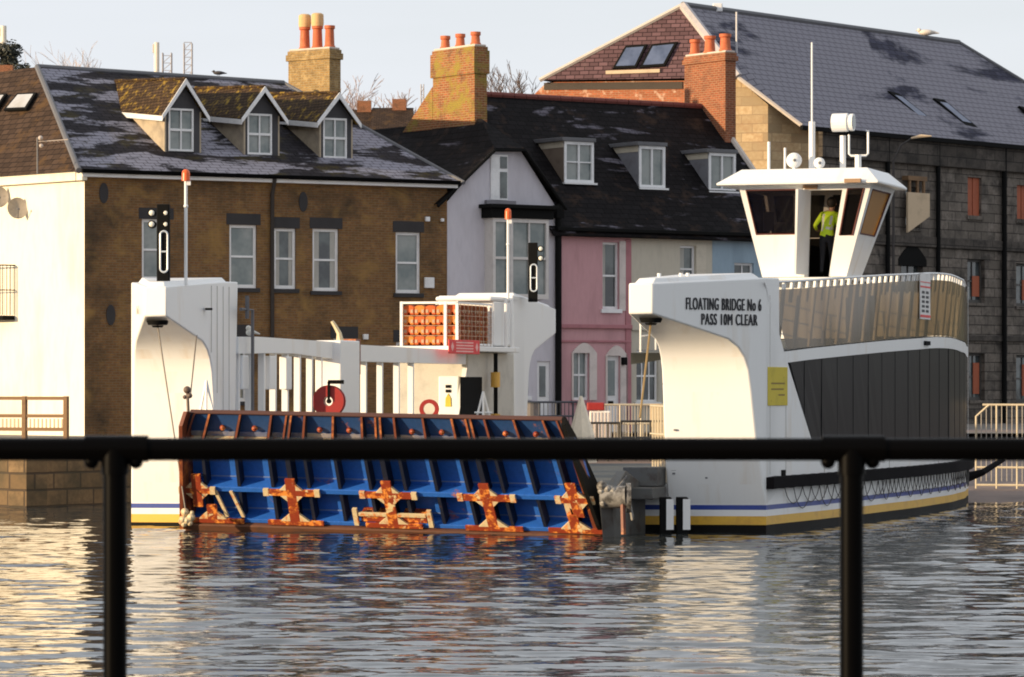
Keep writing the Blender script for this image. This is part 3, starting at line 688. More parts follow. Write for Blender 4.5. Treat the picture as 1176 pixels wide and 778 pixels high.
    m.loft([(ul, RV, RZ), (u1 - .003, RV, RZ), (u1 - .003, 9.5, EZ), (ul, 9.5, EZ)], [(ul, RV, RZ + .1), (u1 - .003, RV, RZ + .1), (u1 - .003, 9.5, EZ + .1), (ul, 9.5, EZ + .1)])
    m.build('roof', SL_DARK, h)
    m = MB(T); k = ul
    while k < u1 - .1:
        m.tube([(k, RV, RZ + .12), (min(k + .44, u1 - .01), RV, RZ + .12)], .10, 8); k += .46
    m.build('ridge_tiles', plain('red_ridge_tiles', (.16, .04, .03), .8), h, smooth=True)
DC = plain('lead_grey_cheek', (.17, .17, .19), .7, dirt=(.10, .09, .10), dscale=1.5)
flat_dormer(houses[0], 647, 682, True, 163, 210, 1.45, plain('brown_cheek_slates', (.17, .13, .10), .7, dirt=(.07, .05, .04), dscale=1.8))
flat_dormer(houses[1], 733, 764, False, 168, 216, 1.45, DC)
flat_dormer(houses[2], 813, 845, False, 176, 220, 1.45, DC)
m = MB(T); m.tube([(cuts[3] + .02, -.28, EZ - .12), (cuts[3] + .02, RV, RZ + .16)], .10, 6); m.build('verge', STONE_CAP, houses[2])
# end chimney of the terrace
cu = TF.u(833, 3.2) - .0; v3 = lambda x, u_: (lambda k: (TF.X + u_ * TF.c - k * (TF.Y + u_ * TF.s)) / (TF.s + k * TF.c))((x - CX) / F)
b0 = 3.2; b1 = v3(786, cu)
chimney(houses[2], T, cu, cu + .45, b0, b1, 8.5, TF.z(60, cu, b0), REDB,
        [(cu + .22, b0 + .28, .58, .19, TERRA, None), (cu + .22, b0 + (b1 - b0) / 2, .58, .19, TERRA, None), (cu + .22, b1 - .3, .52, .17, TERRA, None)], cap=.28)

# ================================================================== warehouse
WY = 132.0
WL = Fr(at(913, WY), WY, 49)                   # long side, u back to the right
GA = R(-17); gd = Vector((-math.cos(GA), -math.sin(GA), 0))       # gable line, going back to the left
WO = Vector((WL.X, WL.Y, 0))
def G(k, z): return tuple(WO + gd * k + Vector((0, 0, z)))
def gk(x):
    s = (x - CX) / F; return (s * WO.y - WO.x) / (gd.x - s * gd.y)
def gz(x, y): k = gk(x); return k, CZ + (HY - y) * (WO.y + gd.y * k) / F
wh = thing('stone_warehouse', 'large dark stone warehouse with a frosted slate roof, orange shutters and a pale gable', 'warehouse', tuple(WO + Vector((0, 0, 1.6))))
EW = CZ + (HY - 143) * WY / F
kR, zR = gz(848, 90); kL, zL = gz(622, 93); kA, zA_ = gz(784, 6)
# long wall with openings, chamfered corner
T = WL.P; LU = 23.5; ch = 1.5
ops = [(1040, 1056, 215, 262), (1111.5, 1127, 204, 248), (1168, 1182, 213, 252), (1111, 1131, 298, 348), (1167, 1190, 303, 352), (1113, 1131, 406, 460), (1167, 1190, 408, 462), (1035, 1060, 298, 335)]
H = []
for a, b, c, d in ops:
    u0, u1 = WL.u(a), WL.u(b); um = (u0 + u1) / 2; H.append((u0, u1, WL.z(d, um), WL.z(c, um)))
m = MB(T); holed(m, ch, LU, .5, EW, H, depth=.3)
m.face([(LU, 0, .5), (LU, 9, .5), (LU, 9, EW), (LU, 0, EW)]); m.build('long_wall', STONE, wh, closed=False)
B0 = Vector(T(ch, 0, 0)); A0 = WO + gd * 1.0
m = MB(); m.face([A0 + Vector((0, 0, .5)), B0 + Vector((0, 0, .5)), B0 + Vector((0, 0, EW)), A0 + Vector((0, 0, EW - .13 + (zR - EW + .1) / kR))])
P = lambda k, z: WO + gd * k + Vector((0, 0, z))
kM = gk(790); zRB = zL - .0
z1_ = EW - .1 + (zR - EW + .1) / kR - .03
m.face([P(1, .5), P(1, z1_), P(kR, zR - .04), P(kM, zR - .04), P(kM, .5)])
m.build('pale_gable_wall', STONE_L, wh, closed=False)
m = MB(); kk, zz = gz(628, 112); m.face([P(kM, .5), P(kM, zR - .04), P(kL - .2, zL - .06), P(kL + 1.2, zL - 1.3), P(kL + 1.2, .5)]); m.build('red_brick_gable_wall', REDPALE, wh, closed=False)
m = MB()
n_ = Vector((gd.y, -gd.x, 0)); n_ = n_ if n_.y < 0 else -n_
a_, b_ = P(kM + .2, zR - .34), P(kL - .1, zL - .34)
m.loft([a_ + n_ * .04, b_ + n_ * .04, b_ + n_ * .04 + Vector((0, 0, .26)), a_ + n_ * .04 + Vector((0, 0, .26))], [a_ + n_ * .003, b_ + n_ * .003, b_ + n_ * .003 + Vector((0, 0, .26)), a_ + n_ * .003 + Vector((0, 0, .26))])
m.build('eaves_band', plain('dark_eaves_boards', (.06, .045, .035), .8), wh)
# roof
rd = Vector((WL.c, WL.s, 0)); oh = n_ * .25
AP = P(kA, 0) + rd * .8; AP = Vector((at(784, AP.y), AP.y, CZ + (HY - 6) * AP.y / F)); zRg = AP.z
def ridge_at(x):
    s = (x - CX) / F; k = (s * AP.y - AP.x) / (rd.x - s * rd.y); return AP + rd * k
RE = ridge_at(1101); RE.z = zRg - .1
RR = P(kR - .05, zR) + oh; RL = P(kL, zL) + oh; EO = WO + Vector((0, 0, EW)) - rd * .0 + Vector(( -WL.s * -0.0, 0, 0))
so_ = Vector((WL.s, -WL.c, 0)) * .3            # eaves overhang outwards of the long side
E1 = EO + so_ + Vector((0, 0, -.1)); E2 = WO + rd * (LU + .4) + so_ + Vector((0, 0, EW - .1))
m = MB(); m.face([RR, E1, E2, RE, AP]); m.build('long_roof_slope', SL_WARE, wh, closed=False)
m = MB(); m.face([RL, RR, AP]); m.build('half_hip_slope', SL_PURP, wh, closed=False)
BKc = WO + rd * (LU + .4) + gd * 9 + Vector((0, 0, EW)); m = MB(); m.face([E2, BKc, RE]); BL = RL + rd * 20 + Vector((0, 0, -1)); m.face([AP, RE, BKc, BL, RL]); m.build('rear_roof_slope', SL_DARK, wh, closed=False)
m = MB(); m.tube([AP, RR + Vector((0, 0, .03))], .17, 6); m.build('white_hip_capping', plain('pale_capping', (.50, .46, .46), .8), wh)
m = MB(); m.tube([AP, RL], .09, 6); m.build('hip_capping', STONE_CAP, wh)
m = MB(); m.tube([RR, E1 + Vector((0, 0, .04))], .08, 6); m.build('barge_board', STONE_CAP, wh)
m = MB(); m.tube([AP + Vector((0, 0, .02)), RE], .11, 8); m.tube([RE, E2], .09, 8); m.build('ridge_tiles', LEAD, wh, smooth=True)
m = MB(T); m.box(-.1, LU + .3, -.42, -.3, EW - .22, EW - .06); m.build('gutter', BLACKM, wh)
SOOT = brick('sooty_cornice_stone', (.115, .098, .084), (.07, .06, .052), (.03, .026, .023), bw=1.3, rh=.42, ms=.02, stain=(.02, .018, .017), slo=.45, shi=.65, sc=.9, bmp=.8)
for y0, y1, pr, k in ((161, 190, .22, 0), (272, 284, .12, 1), (384, 391, .10, 2)):
    m = MB(T); zc0, zc1 = WL.z(y1, 8.0), WL.z(y0, 8.0); m.box(ch - .1, LU, -pr, -.002, zc0, zc1); m.build('cornice' if k == 0 else 'string_course', SOOT, wh, bevel=.03)
for x in (1016, 1074, 1150):
    m = MB(T); u = WL.u(x); m.tube([(u, -.14, EW - .2), (u, -.14, 1.6)], .09 if x < 1100 else .10, 8); m.build('downpipe', BLACKM, wh, smooth=True)
for i, h in enumerate(H):
    a, b, c, d = h
    if i in (1, 2):
        m = MB(T); m.box(a, (a + b) / 2 - .03, .10, .15, c, d); m.box((a + b) / 2 + .03, b, .10, .15, c, d); m.box((a + b) / 2 - .03, (a + b) / 2 + .03, .13, .15, c, d)
        fo = m.build('shutter', ORANGE_SH, wh, bevel=.01)
        m = MB(T); m.box(a - .1, b + .1, -.08, .1, c - .15, c - .003); m.build('sill', STONE, fo)
    else:
        fo = sash(WL, wh, a, b, c, d, depth=.2, rows=2, cols=2, fw=.10, mat=plain('dark_window_frame', (.06, .055, .05), .6), pane=GLASS, sill=STONE)
        if i in (3, 4, 5, 6): 
            m = MB(T); m.box((a + b) / 2 - .02 * (b - a), b - .15, .16, .19, c + .25, c + (d - c) * (.62 if i < 5 else .8)); m.build('shutter', ORANGE_SH, fo)
# pale loading door flap hung in its frame
u0, u1 = WL.u(1034), WL.u(1059); m = MB(T); z0, z1 = WL.z(253, (u0 + u1) / 2), WL.z(222, (u0 + u1) / 2)
m.loft([(u0, -.35, z0 - .5), (u1, -.35, z0 + .15), (u1, -.35, z1), (u0, -.35, z1)], [(u0, -.27, z0 - .5), (u1, -.27, z0 + .15), (u1, -.27, z1), (u0, -.27, z1)]); m.build('loading_flap', PALEBOARD, wh)
m = MB(T); m.box(u0 + .1, u1 - .1, -.30, -.002, WL.z(208, (u0 + u1) / 2), WL.z(203, (u0 + u1) / 2)); 
for q in (u0 + .2, (u0 + u1) / 2, u1 - .3): m.box(q, q + .1, -.28, -.2, z1, WL.z(208, (u0 + u1) / 2))
m.build('hoist_frame', WOOD, wh)
# arch over the lower opening
a, b, c, d = H[7]; n = 10; m = MB(T); um = (a + b) / 2
arc = [(a - .2 + (b - a + .4) * k / n, d + .55 * math.sin(math.pi * k / n)) for k in range(n + 1)]
for k in range(n): m.loft([(arc[k][0], -.03, d - .25), (arc[k + 1][0], -.03, d - .25), (arc[k + 1][0], -.03, arc[k + 1][1]), (arc[k][0], -.03, arc[k][1])], [(arc[k][0], .1, d - .25), (arc[k + 1][0], .1, d - .25), (arc[k + 1][0], .1, arc[k + 1][1]), (arc[k][0], .1, arc[k][1])])
m.build('arched_doorhead', BLACKM, wh)
# roof windows
def roofwin(quad, plane, parent, pane, th=.14, inset=.78):
    p0, p1, p2 = plane; n = (p1 - p0).cross(p2 - p0).normalized(); n = n if n.z > 0 else -n
    o = Vector((0, 0, CZ)); P4 = []
    for x, y in quad:
        d = Vector(((x - CX) / F, 1, (HY - y) / F)); P4.append(o + d * ((p0 - o).dot(n) / d.dot(n)))
    m = MB(); m.loft([p + n * .01 for p in P4], [p + n * th for p in P4]); fo = m.build('roof_window', BLACKM, parent)
    c = sum(P4, Vector()) / 4; m = MB(); m.face([c + (p - c) * inset + n * (th + .01) for p in P4]); m.build('pane', pane, fo, closed=False)
lp = (AP, RR, E2); hp = (RL, RR, AP)
for q in ([(926, 98), (936, 100), (965, 126), (951, 124)], [(1018, 107), (1030, 110), (1070, 141), (1056, 139)], [(1070, 115), (1082, 117), (1121, 149), (1107, 146)], [(1168, 124), (1180, 127), (1215, 152), (1200, 150)]):
    roofwin(q, lp, wh, GLASS_B, .12, .72)
for q in ([(719, 54), (744, 52), (731, 79), (704, 80)], [(749, 52), (779, 49), (764, 77), (735, 79)]):
    roofwin(q, hp, wh, GLASS_B, .10, .8)
m = MB(); qa = [(696, 82), (758, 80), (758, 84), (696, 86)]
n = (RR - RL).cross(AP - RL).normalized(); n = n if n.z > 0 else -n; o = Vector((0, 0, CZ)); P4 = []
for x, y in qa: d = Vector(((x - CX) / F, 1, (HY - y) / F)); P4.append(o + d * ((RL - o).dot(n) / d.dot(n)))
m.loft([p + n * .01 for p in P4], [p + n * .06 for p in P4]); m.build('flashing', PALEBOARD, wh)
# flue pole and vent on the warehouse roof
pp = None
def onplane(x, y, pl):
    n = (pl[1] - pl[0]).cross(pl[2] - pl[0]); o = Vector((0, 0, CZ)); d = Vector(((x - CX) / F, 1, (HY - y) / F)); return o + d * ((pl[0] - o).dot(n) / d.dot(n))
q = onplane(846, 66, lp); m = MB(); m.tube([q, (q.x, q.y, CZ + (HY - 14) * q.y / F)], .045, 6); m.build('flue_pipe', plain('pale_grey_pipe', (.45, .44, .46), .5), wh)
q = ridge_at(824); m = MB(); m.box(q.x - .18, q.x + .18, q.y - .18, q.y + .18, zRg - .1, zRg + .22); m.build('ridge_vent', UPVC, wh, bevel=.04)
# street lamp arm in front of the warehouse eaves
e = thing('street_lamp', 'thin curved street lamp head seen against the warehouse eaves', 'street lamp', (at(1026, 120), 120, 1.6))
X = at(1026, 120); m = MB(); m.tube([(X, 120, 1.6), (X, 120, zt(185, 120)), (X + .25, 120, zt(167, 120)), (X + .6, 120, zt(159, 120))], [.06, .04, .03, .025], 7); m.build('pole', DARKPIPE, e, smooth=True)
m = MB(); m.tube([(X + .58, 120, zt(159, 120)), (X + .9, 120, zt(156.5, 120)), (X + 1.25, 120, zt(156.5, 120))], [.03, .06, .02], 8); m.build('lamp_head', PALEBOARD, e, smooth=True)
# ================================================================== the ferry
# ship coordinates: b from the starboard side towards port, t from the near leg faces aft, z up
SX, SY = 5.24, 75.4
SA = R(17.6); sA, cA = math.sin(SA), math.cos(SA)
def P(b, t, z): return (SX - cA * b + sA * t, SY + sA * b + cA * t, z)
BEAM = 14.2; LEN = 21.9; LEGW = 2.1
def sb(x, t):                              # b seen at pixel column x, station t
    k = (x - CX) / F; return (SX + sA * t - k * (SY + cA * t)) / (cA + k * sA)
def st(x, b):
    k = (x - CX) / F; return (k * (SY + sA * b) - (SX - cA * b)) / (sA - k * cA)
def sz(y, b, t): return CZ + (HY - y) * (SY + sA * b + cA * t) / F
WK = [(0, 0), (4, .35), (8, .62), (12, .80), (16, .80), (19, .58), (LEN, .15)]
def w_(t):
    if t <= 0: return 0
    for i in range(len(WK) - 1):
        (a, x), (b, y) = WK[i], WK[i + 1]
        if t <= b: k = (t - a) / (b - a); k = k * k * (3 - 2 * k) * .3 + k * .7; return x + (y - x) * k
    return WK[-1][1]
ferry = thing('chain_ferry', 'white floating bridge ferry with a raised blue rusty ramp and a wheelhouse', 'ferry', P(BEAM / 2, 0, 0))
NT = 36; TS = [LEN * i / NT for i in range(NT + 1)]
def stbd(t, z, o=0): return P(-w_(t) - o, t, z)
def port(t, z, o=0): return P(BEAM + w_(t) + o, t, z)
def lerp(a, b, k): return a + (b - a) * k
def curve(pts, t):
    if t <= pts[0][0]: return pts[0][1]
    for i in range(len(pts) - 1):
        (a, x), (b, y) = pts[i], pts[i + 1]
        if t <= b: return x + (y - x) * (t - a) / (b - a)
    return pts[-1][1]
def smooth(pts, t): return sum(curve(pts, t + d) for d in (-1.6, -.8, 0, .8, 1.6)) / 5
dT = lambda t: smooth([(0, 3.42), (1.54, 3.54), (8.5, 3.80), (15, 3.98), (19, 3.90), (LEN, 3.76)], t)
eT = lambda t: smooth([(0, 3.66), (1.54, 3.78), (8.5, 4.06), (15, 4.25), (19, 4.17), (LEN, 4.03)], t)
fT = lambda t: smooth([(0, 5.15), (1.5, 5.22), (8.5, 5.55), (15, 5.80), (19, 5.76), (LEN, 5.62)], t)
HULLB = plain('hull_blue_stripe', (.02, .05, .28), .4, dirt=(.03, .06, .2), dscale=2)
HULLY = plain('hull_yellow_stripe', (.72, .42, .05), .45, dirt=(.5, .26, .05), dscale=2)
BOOT = plain('hull_antifouling_black', (.008, .007, .006), .6, spec=.1)
def ring(z, dz_port=-.10):
    """plan outline of the hull at height z, port side listing slightly lower"""
    s = [P(-w_(t), t, z) for t in TS]; p = [P(BEAM + w_(t), t, z + dz_port) for t in reversed(TS)]
    return s + p
def band(name, z0, z1, mat):
    m = MB(); A, B = ring(z0), ring(z1)
    n = len(A)
    for i in range(n): m.face([A[i], A[(i + 1) % n], B[(i + 1) % n], B[i]])
    return m.build(name, mat, ferry)
# the pontoon hull in its painted bands
band('hull_bottom', -.6, .16, BOOT); band('yellow_stripe', .16, .34, HULLY); band('white_band', .34, .47, WHITE_F); band('blue_stripe', .47, .57, HULLB); band('hull_side', .57, 1.0, WHITE_F)
m = MB(); m.face(ring(1.0)); m.build('car_deck', plain('deck_paint', (.08, .09, .09), .8), ferry, closed=False)
# starboard side above: white plating, grey glazed panel, white band, tinted screen
tl = lambda z: .3 + (5.2 - z) * .83
def shell(side, z0f, z1f, t0f, t1f, off, mb, n=30):
    A = []; B = []
    for i in range(n + 1):
        k = i / n
        za = z0f(0) if False else None
        ta0, ta1 = t0f(z0f(2)), t1f(z0f(20)); tb0, tb1 = t0f(z1f(2)), t1f(z1f(20))
        ta, tb = lerp(ta0, ta1, k), lerp(tb0, tb1, k)
        A.append(side(ta, z0f(ta), off)); B.append(side(tb, z1f(tb), off))
    mb.strip(A, B)
tr = lambda z: LEN - .10
c0 = lambda v: (lambda t: v)
m = MB(); shell(stbd, c0(1.0), c0(1.45), lambda z: 0, lambda z: LEN, 0, m)
shell(stbd, c0(1.45), dT, lambda z: 0, tl, 0, m, 4); shell(stbd, dT, eT, lambda z: 0, lambda z: LEN, 0, m, 34); shell(stbd, eT, fT, lambda z: 0, tl, 0, m, 4)
shell(stbd, c0(1.45), dT, tr, lambda z: LEN, 0, m, 4); shell(stbd, eT, fT, tr, lambda z: LEN, 0, m, 4)
m.build('starboard_side_plating', WHITE_F, ferry, closed=False)
m = MB(); shell(port, c0(.9), c0(1.5), lambda z: 0, lambda z: LEN, 0, m); m.build('port_side_plating', WHITE_F, ferry, closed=False)
def panel_mat():
    m, t, b = nt('dark_grey_glazing'); v = coords(t, False)
    n = noise(t, v, .5, 2); t.links.new(mix(t, n, (.010, .009, .011), (.018, .017, .018)), b.inputs['Base Color'])
    b.inputs['Roughness'].default_value = .32; b.inputs['Specular IOR Level'].default_value = .06; return m
PANEL = panel_mat()
m = MB(); shell(stbd, c0(1.452), lambda t: dT(t) - .002, tl, tr, -.035, m, 36); gp = m.build('grey_side_panel', PANEL, ferry, closed=False)
for k in range(1, 24):
    t = 1.4 + k * 1.21
    if t < 2.1 or t > 20.2: continue
    m = MB(); m.tube([stbd(t + .004, 1.46, -.036), stbd(t, dT(t), -.036)], .008, 4); m.build('panel_joint', BLACKM, gp)
# tinted screen with white posts behind it
def tint_mat():
    m, t, b = nt('bronze_tinted_screen'); out = t.nodes['Material Output']
    v = coords(t, False, (1.0, 1.0, .12)); n = noise(t, v, 1.5, 2, .5, .3)
    tr_ = N(t, 'ShaderNodeBsdfTransparent'); t.links.new(ramp(t, n, [(.30, (.30, .21, .12)), (.70, (.62, .48, .30))]), tr_.inputs[0])
    t.links.new(ramp(t, n, [(.30, (.050, .034, .017)), (.70, (.145, .096, .046))]), b.inputs['Base Color']); b.inputs['Roughness'].default_value = .16
    ms = N(t, 'ShaderNodeMixShader'); ms.inputs[0].default_value = .86
    t.links.new(tr_.outputs[0], ms.inputs[1]); t.links.new(b.outputs[0], ms.inputs[2]); t.links.new(ms.outputs[0], out.inputs[0]); return m
TINT = tint_mat()
m = MB(); shell(stbd, lambda t: eT(t) + .03, lambda t: fT(t) - .16, tl, tr, -.02, m, 40); sc = m.build('tinted_screen', TINT, ferry, closed=False)
m = MB(); A = [stbd(t, fT(t), -.04) for t in [.5 + (LEN - 1) * i / 40 for i in range(41)]]; m.tube(A, .028, 6); m.build('top_rail', WHITE_F, ferry, smooth=True)
m = MB(); tt = .9; k_ = 0
while tt < LEN - .8:
    x0 = Vector(stbd(tt, 0, -.16)); 
    m.tube([stbd(tt, eT(tt) if k_ % 2 else fT(tt) - .45, -.22 if k_ % 2 else -.12), stbd(tt, fT(tt) - .02, -.07)], .045, 8); k_ += 1
    tt += .52
m.build('screen_posts', WHITE_F, ferry)
# passenger deck (upper) and its inner side
m = MB(); A = [stbd(t, eT(t) + .02) for t in TS]; B = [P(2.9, t, eT(t) + .02) for t in TS]; C = [P(2.9, t, eT(t) - .22) for t in TS]
m.strip(A, B); m.strip(B, C); m.build('passenger_deck', plain('deck_paint', (.08, .09, .09), .8), ferry, closed=False)
m = MB(); A = [P(2.1, t, 1.0) for t in TS]; B = [P(2.1, t, eT(t)) for t in TS]; m.strip(A, B); m.build('inner_cabin_wall', WHITE_F, ferry, closed=False)
m = MB()
for t in TS[1:-1:2]: m.tube([P(2.86, t, eT(t)), P(2.86, t, eT(t) + 1.05)], .02, 5)
for h in (.35, .7, 1.05): m.tube([P(2.86, t, eT(t) + h) for t in TS[1:-1]], .018, 5)
m.build('inner_deck_rail', WHITE_F, ferry)
# corner towers
REC = [(0, .575), (-.10, 1.0), (-.28, 2.0), (-.40, 2.9), (-.47, 3.35), (-.58, 3.62), (-.74, 3.82), (-1.0, 3.98), (-1.6, 4.13), (-2.3, 4.30), (-3.0, 4.47)]
def tower(mb_, mt_, nm, ztop=(5.08, 5.26), zs=1.0, zo=0):
    """mb_: mirror across the beam, mt_: mirror fore and aft"""
    def Q(b, t, z):
        if mb_: b = BEAM - b
        if mt_: t = LEN - t
        return P(b, t, zo + z * zs)
    bo = lambda t: 1.6 * min(1, max(0, -t / 3.0))
    m = MB(); prof = REC + [(-3.0, ztop[0]), (0, ztop[1])]
    A = [Q(bo(t) - .0, t, z) for t, z in prof]; B = [Q(LEGW, t, z) for t, z in prof]
    n = len(A)
    for i in range(n - 1):
        m.face([A[i], A[i + 1], B[i + 1], B[i]])
    m.face(A); m.face(list(reversed(B)))
    # the leg behind the recess
    zt_ = ztop[1]
    m.face([B[0], B[-1], Q(LEGW, 1.0, zt_ + .02), Q(LEGW, .78, .9)]); m.face([A[0], Q(-w_(.9), .9, .9), Q(-w_(.9), .9, zt_ + .02), A[-1]])
    m.face([A[-1], Q(-w_(.9), .9, zt_ + .02), Q(LEGW, 1.0, zt_ + .02), B[-1]]); m.face([Q(-w_(.9), .9, .9), Q(LEGW, .78, .9), Q(LEGW, 1.0, zt_ + .02), Q(-w_(.9), .9, zt_ + .02)])
    o = m.build(nm, WHITE_F, ferry, bevel=.03, closed=True, smooth=True)
    m = MB(); x = [(bo(-2.9) + .08, -2.9), (LEGW - .08, -2.9), (LEGW - .08, .6), (.25, .6), (.15, -.0)]
    m.loft([Q(a, b, lerp(ztop[1], ztop[0], min(1, max(0, -b / 3))) - .02) for a, b in x], [Q(lerp(a, 1.4, .12), lerp(b, -1.2, .08), lerp(ztop[1], ztop[0], min(1, max(0, -b / 3))) + .10) for a, b in x]); m.build('tower_roof', WHITE_F, o, bevel=.02)
    # chain outlet under the overhang
    cb, ct = LEGW - .36, -2.62; zc = 4.39
    r = lambda rad, z: [Q(cb + rad * math.cos(2 * math.pi * k / 16), ct + rad * math.sin(2 * math.pi * k / 16), z + .23 * rad * 0) for k in range(16)]
    m = MB(); m.loft(r(.24, zc - .0), r(.20, zc - .09)); m.loft(r(.13, zc - .10), r(.10, zc - .14)); m.build('chain_outlet', BLACKM, o, smooth=True)
    return o, Q
tw_s, QS = tower(False, False, 'corner_tower')
tw_p, QP = tower(True, False, 'corner_tower', zs=1.02, zo=-.08)
tw_fp, QFP = tower(True, True, 'corner_tower', ztop=(5.15, 5.42), zs=1.01)
tw_fs, QFS = tower(False, True, 'corner_tower', ztop=(5.15, 5.42))
# lettering on the starboard near tower
def text(txt, p0, ex, ez, size, name, mat, parent, depth=.006, wide=1.0, align='CENTER', bold=0):
    cu = bpy.data.curves.new(name, 'FONT'); cu.body = txt; cu.size = size; cu.space_character = 1.16 if bold else 1.0; cu.align_x = align; cu.align_y = 'CENTER'; cu.extrude = depth / 2; cu.offset = 0
    o = bpy.data.objects.new('tmp', cu); COL.objects.link(o); dg = bpy.context.evaluated_depsgraph_get(); me = bpy.data.meshes.new_from_object(o.evaluated_get(dg)); bpy.data.objects.remove(o)
    ex = Vector(ex).normalized(); ez = Vector(ez).normalized(); n = ex.cross(ez)
    O = WORLD[parent.name]
    for v in me.vertices:
        c = v.co.copy(); v.co = Vector(p0) + ex * c.x * wide + ez * c.y + n * (c.z + .012) - O
    if bold:
        nv = len(me.vertices); V = [v.co.copy() for v in me.vertices]; Fs = [tuple(p.vertices) for p in me.polygons]; V2 = []; F2 = []
        for k, off in enumerate((-bold, 0, bold)):
            V2 += [v + ex * off + n * .002 * k for v in V]; F2 += [tuple(i + nv * k for i in f) for f in Fs]
        me = bpy.data.meshes.new(name); me.from_pydata(V2, [], F2)
    me.name = name; me.materials.clear(); me.materials.append(mat)
    r = bpy.data.objects.new(name, me); COL.objects.link(r); r.parent = parent; WORLD[r.name] = O; return r
pA = Vector(P(1.6, -3, 0)); pB = Vector(P(0, 0, 0)); ex = (pB - pA).normalized(); LP = (pB - pA).length
def onplate(x, y):
    k = (x - CX) / F; s = (k * pA.y - pA.x) / (ex.x - k * ex.y); q = pA + ex * s; return q, CZ + (HY - y) * q.y / F
LET = plain('black_lettering', (.02, .02, .025), .6)
def plate_text(s, x0, x1, yc, hpx):
    (q0, z0), (q1, z1) = onplate(x0, yc), onplate(x1, yc); L = (q1 - q0).length; h = hpx * q0.y / F
    cu = bpy.data.curves.new('m', 'FONT'); cu.body = s; cu.size = h / .70; cu.space_character = 1.16; o = bpy.data.objects.new('m', cu); COL.objects.link(o)
    bpy.context.view_layer.update(); wd = o.dimensions.x; bpy.data.objects.remove(o)
    c = (q0 + q1) / 2; text(s, (c.x, c.y, (z0 + z1) / 2), ex, (0, 0, 1), h / .70, 'lettering', LET, tw_s, wide=L / wd, bold=.0075)
plate_text('FLOATING BRIDGE No 6', 787.5, 873.5, 350.5, 14)
plate_text('PASS 10M CLEAR', 805, 869, 368, 13)
# faint draught marks on the port tower
zz = 4.62
text('No 6', Vector(QP(1.0, -1.9, zz)) + Vector((-.012, -.012, 0)), Vector(QP(1.6, -3, 0)) - Vector(QP(0, 0, 0)), (0, 0, 1), .26, 'lettering', plain('faded_letters', (.5, .46, .40), .7), tw_p, wide=1)
# yellow safety notice on the starboard side
YN = plain('yellow_notice', (.60, .47, .03), .6)
t0, t1 = .02, .92; zc0, zc1 = 2.62, 3.42
m = MB(); a0, a1 = Vector(stbd(t0, 0, .004)), Vector(stbd(t1, 0, .004)); nn = Vector((cA, -sA, 0))
def sheet(mb, t0, t1, z0, z1, o0, o1):
    mb.loft([stbd(t0, z0, o0), stbd(t1, z0, o0), stbd(t1, z1, o0), stbd(t0, z1, o0)], [stbd(t0, z0, o1), stbd(t1, z0, o1), stbd(t1, z1, o1), stbd(t0, z1, o1)])
tn0, tn1 = st(881, 0), st(903, -.1)
sheet(m, tn0, tn1, zc0, zc1, .002, .016); yn = m.build('safety_notice', YN, ferry, bevel=.004)
m = MB(); lnm = plain('faded_print', (.25, .17, .03), .7)
for k, (f0, f1) in enumerate(((.3, .7), (.2, .8), (.15, .85), (.15, .8), (.2, .85), (.15, .7))):
    z = zc1 - .10 - k * .12; sheet(m, lerp(tn0, tn1, f0), lerp(tn0, tn1, f1), z - .018 - (.03 if k == 0 else 0), z + .018, .0165, .019)
m.build('printed_lines', lnm, yn)
# rubbing strake and hanging rope loops
m = MB()
for i in range(NT):
    a, b = TS[i], TS[i + 1]
    m.loft([stbd(a, .90, -.01), stbd(a, .90, .17), stbd(a, 1.14, .17), stbd(a, 1.14, -.01)], [stbd(b, .92, -.01), stbd(b, .92, .17), stbd(b, 1.16, .17), stbd(b, 1.16, -.01)], caps=(i in (0, NT - 1)))
m.build('rubbing_strake', plain('black_rubber_strake', (.010, .009, .010), .8, spec=.05), ferry)
m = MB(); k = 0; t = 1.1
while t < 21:
    wd = 1.15 if t < 8 else .75; dp = .34 + (.12 if k % 3 == 1 else 0)
    m.tube([stbd(t + wd * q / 8, .90 - dp * math.sin(math.pi * q / 8) ** .7, .045) for q in range(9)], .010, 4)
    t += wd * .5; k += 1
m.build('rope_loops', plain('grimy_rope', (.07, .065, .06), .9), ferry)
# small marks on the near starboard hull
m = MB(); zb = 1.28; m.box(0, .001, 0, .001, 0, .001) if False else None
sheet(m, 1.0, 1.22, sz(553, 0, 1), sz(540, 0, 1), .002, .03); m.build('hull_fitting', BLACKM, ferry)
# ------------------------------------------------------------------ ramp
RB0, RB1 = 2.96, 12.0
RE0, RE1 = sb(641, -3.6), sb(214, -3.6)
roll = lambda b: (b - RB0) * .016
RP = [(-1.84, .16), (-2.95, 1.86), (-3.36, 2.36)]
RT0, RT1 = None, None
def btap(b, s):
    k = s / 2.0; e0, e1 = lerp(RB0, RE0, k), lerp(RB1, RE1, k); return e0 + (e1 - e0) * (b - RB0) / (RB1 - RB0)
def rpt(b, s, d=0):
    b = btap(b, s)
    """s: 0 hinge .. 1 knuckle .. 2 tip, d: depth outwards (forwards)"""
    i = 0 if s <= 1 else 1; k = s - i; (t0, z0), (t1, z1) = RP[i], RP[i + 1]
    t = lerp(t0, t1, k); z = lerp(z0, z1, k); dt, dz = t1 - t0, z1 - z0; L = math.hypot(dt, dz)
    if abs(s - 1) < .02: nt_, nz_ = -.83, -.5
    else: nt_, nz_ = -dz / L, dt / L
    return P(b, t + nt_ * d, z + nz_ * d + roll(b))
